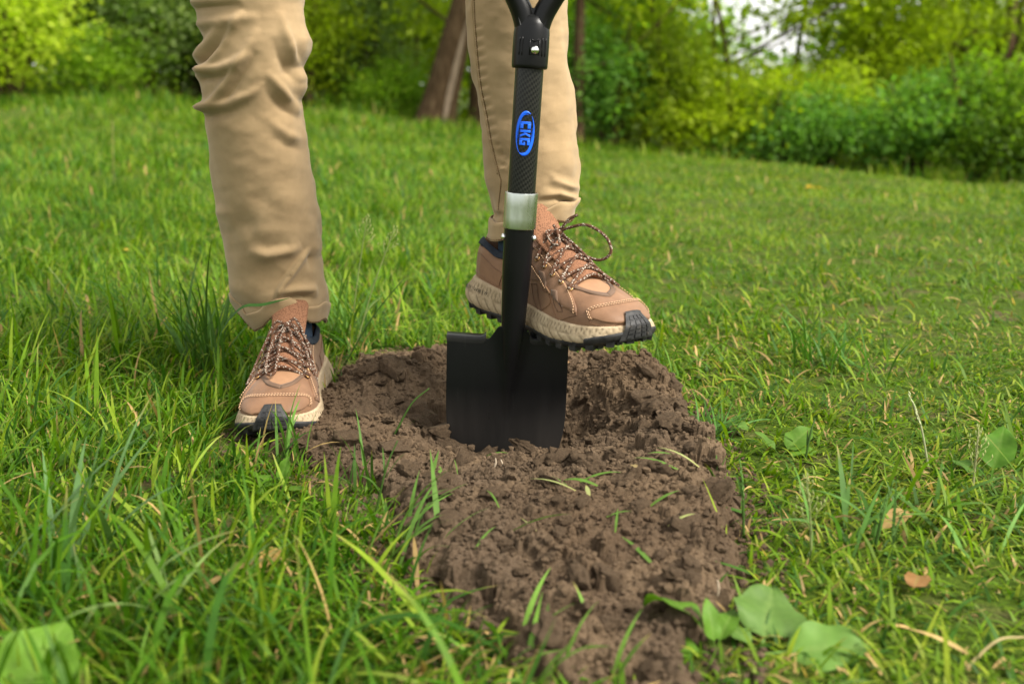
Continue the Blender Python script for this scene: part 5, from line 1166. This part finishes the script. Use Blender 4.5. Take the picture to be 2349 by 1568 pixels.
# one long blade that crosses the trouser hem
b = ground_pt(470, 935); root = thing('grass_tuft', 'single dark blade crossing in front of the left trouser hem', 'grass', b)
p = spline([b, at(500, 780, b[1] - .03), at(550, 708, b[1] - .05), at(605, 698, b[1] - .055), at(666, 683, b[1] - .06)], 26); w_ = .0042 * np.clip(np.minimum(np.linspace(.4, 4, 26), np.linspace(5, .05, 26)), 0, 1)[:, None]; sdv = np.array([[.05, .6, .8]])
Vb = np.stack([p + sdv * w_ * .5, p - sdv * w_ * .5], 1).reshape(-1, 3); obj('blade', mesh_from('blade', Vb - b, [(2 * i, 2 * i + 1, 2 * i + 3, 2 * i + 2) for i in range(25)], (M['leaf'],), True, np.tile([.035, .095, .016], (52, 1))), root)

# loose bits on the soil
CUT = 'cut grass blades scattered on the soil'
bits = [(1330, 1132, 18, .05, 0, 'green cut blade lying by the flat clod in front of the blade'), (1370, 1155, 150, .045, 0, 'green cut blade crossing the folded straw scrap'), (1320, 1165, 160, .05, 1, 'pale folded straw scrap lying on the soil mid patch'), (1300, 1140, 170, .03, 0, 'short green end sticking out of the straw scrap'),
        (990, 1120, 80, .04, 0, 'green sprout standing on the soil near the dark forked stalk'), (1010, 1110, 95, .03, 0, 'shorter green sprout paired with the one near the forked stalk'), (1050, 1105, 100, .035, 0, 'lone upright green sprout below the shovel blade'), (1145, 1210, 110, .045, 0, 'thin green blade leaning on the bare middle of the soil'),
        (1170, 1260, 5, .06, 0, 'long green cut blade lying flat across the soil'), (1390, 1240, 10, .025, 0, 'tiny green cutting on the bare soil'), (1490, 1215, 25, .035, 0, 'green cutting lying toward the soil side tuft'), (1560, 1130, 140, .06, 0, 'long dark green blade draped over the soil shoulder'), (1600, 1150, 150, .05, 1, 'pale dried blade lying beside the draped green blade'),
        (1110, 1050, 5, .03, 0, 'green scrap just below the buried edge of the shovel'), (1000, 995, 20, .06, 1, 'long straw blade lying left of the shovel edge'), (1480, 965, 15, .02, 0, 'small green bit on the raised soil shoulder'), (1350, 1195, 95, .02, 1, 'pale chip of straw on the middle of the soil'), (1230, 1260, 150, .02, 1, 'pale straw curl on the bare soil'),
        (1545, 1080, 170, .03, 0, 'green cutting on the outer soil slope'), (1250, 1490, 85, .05, 0, 'upright green blade growing from the near end of the soil'), (1500, 1330, 120, .05, 0, 'green blade hanging on the soil near the curled plantain'), (1410, 1275, 80, .03, 0, 'small green sprout with a yellow stem in the soil'),
        (1090, 1290, 60, .04, 0, 'green blade lying by the near left soil edge'), (930, 1000, 40, .05, 0, 'green blade lying on the clods before the planted shoe'), (1530, 1260, 20, .03, 1, 'thin pale root-like straw on the soil by the side tuft')]
g = np.random.default_rng(61)
for u, v, az, ln, pale, lab in bits:
    p = ground_at(u, v, .012); z_ = float(soil_z(p[0], p[1])); b = np.array([p[0], p[1], z_ + .002]); c_ = np.array([[.30, .33, .12] if pale else [.10, .19, .03]]) * g.uniform(.8, 1.2)
    r = blades(np.zeros((1, 3)), np.array([R(az)]), np.array([ln]), np.array([.0036 * g.uniform(.7, 1.3)]), np.array([g.uniform(.95, 1.3)]), np.array([g.uniform(.2, .9)]), c_, 7); o = obj('cut_grass_blade', mesh_from('cut_grass_blade', r[0], (r[1], r[2]), (M['leaf'],), True, r[3]), None, tuple(b))
    tag(o, lab, 'grass', CUT)
for u, v, du, dv, lab in [(1133, 1085, 4, -26, 'white root sliver standing up in front of the blade'), (1152, 1083, -3, -9, 'short white root stub beside the root sliver'), (1645, 1365, 1, -36, 'white root tip sticking up above the curled plantain leaf'), (1415, 1138, 8, -18, 'thin grey twig poking out of the soil')]:
    p = ground_at(u, v, .015); b = np.array([p[0], p[1], float(soil_z(p[0], p[1])) - .003]); t = at(u + du, v + dv, b[1]); root = thing('root_fragment', lab, 'root', b); mb = MB(); t[2] = max(t[2], b[2] + .012); mb.tube(spline([b, (b + t) / 2 + np.array([.001, 0, 0]), t], 8), [.0008, .0010, .0011, .0011, .0010, .0009, .0007, .0003], 7); mb.build('root', M['root'], root, root)
# fallen leaves
for i, (u, v, ln, c_, lab) in enumerate([(1843, 440, .16, (.5, .30, .02), 'yellow fallen leaf in the far grass'), (2090, 1400, .045, (.26, .13, .045), 'brown dry leaf in the trodden grass by the dock plant'), (1455, 1190, .014, (.30, .22, .1), 'small dry leaf scrap on the soil'), (300, 595, .07, (.55, .42, .05), 'yellow leaf on a blade in the long grass'), (1310, 890, .02, (.35, .2, .1), 'dry leaf bit by the hole'), (2080, 1210, .05, (.38, .24, .09), 'straw coloured folded leaf in the trodden grass'), (640, 1300, .04, (.42, .26, .08), 'tan dry leaf down in the lower grass')]):
    p = ground_at(u, v); z_ = max(float(terrain(p[0], p[1])), float(soil_z(p[0], p[1])) if poly_sd(p[:1], p[1:2], PATCH)[0] > 0 else -9); V, F, C = leaf_blade(np.zeros(3), R(40 * i + 20), R(4), ln, ln * .5, .6, c_, seed=i, stalk=.1)
    o = obj('fallen_leaf', mesh_from('fallen_leaf', V, F, (M['leaf'],), True, C), None, (p[0], p[1], z_ + (.02 if v < 900 else .012))); tag(o, lab, 'leaf')
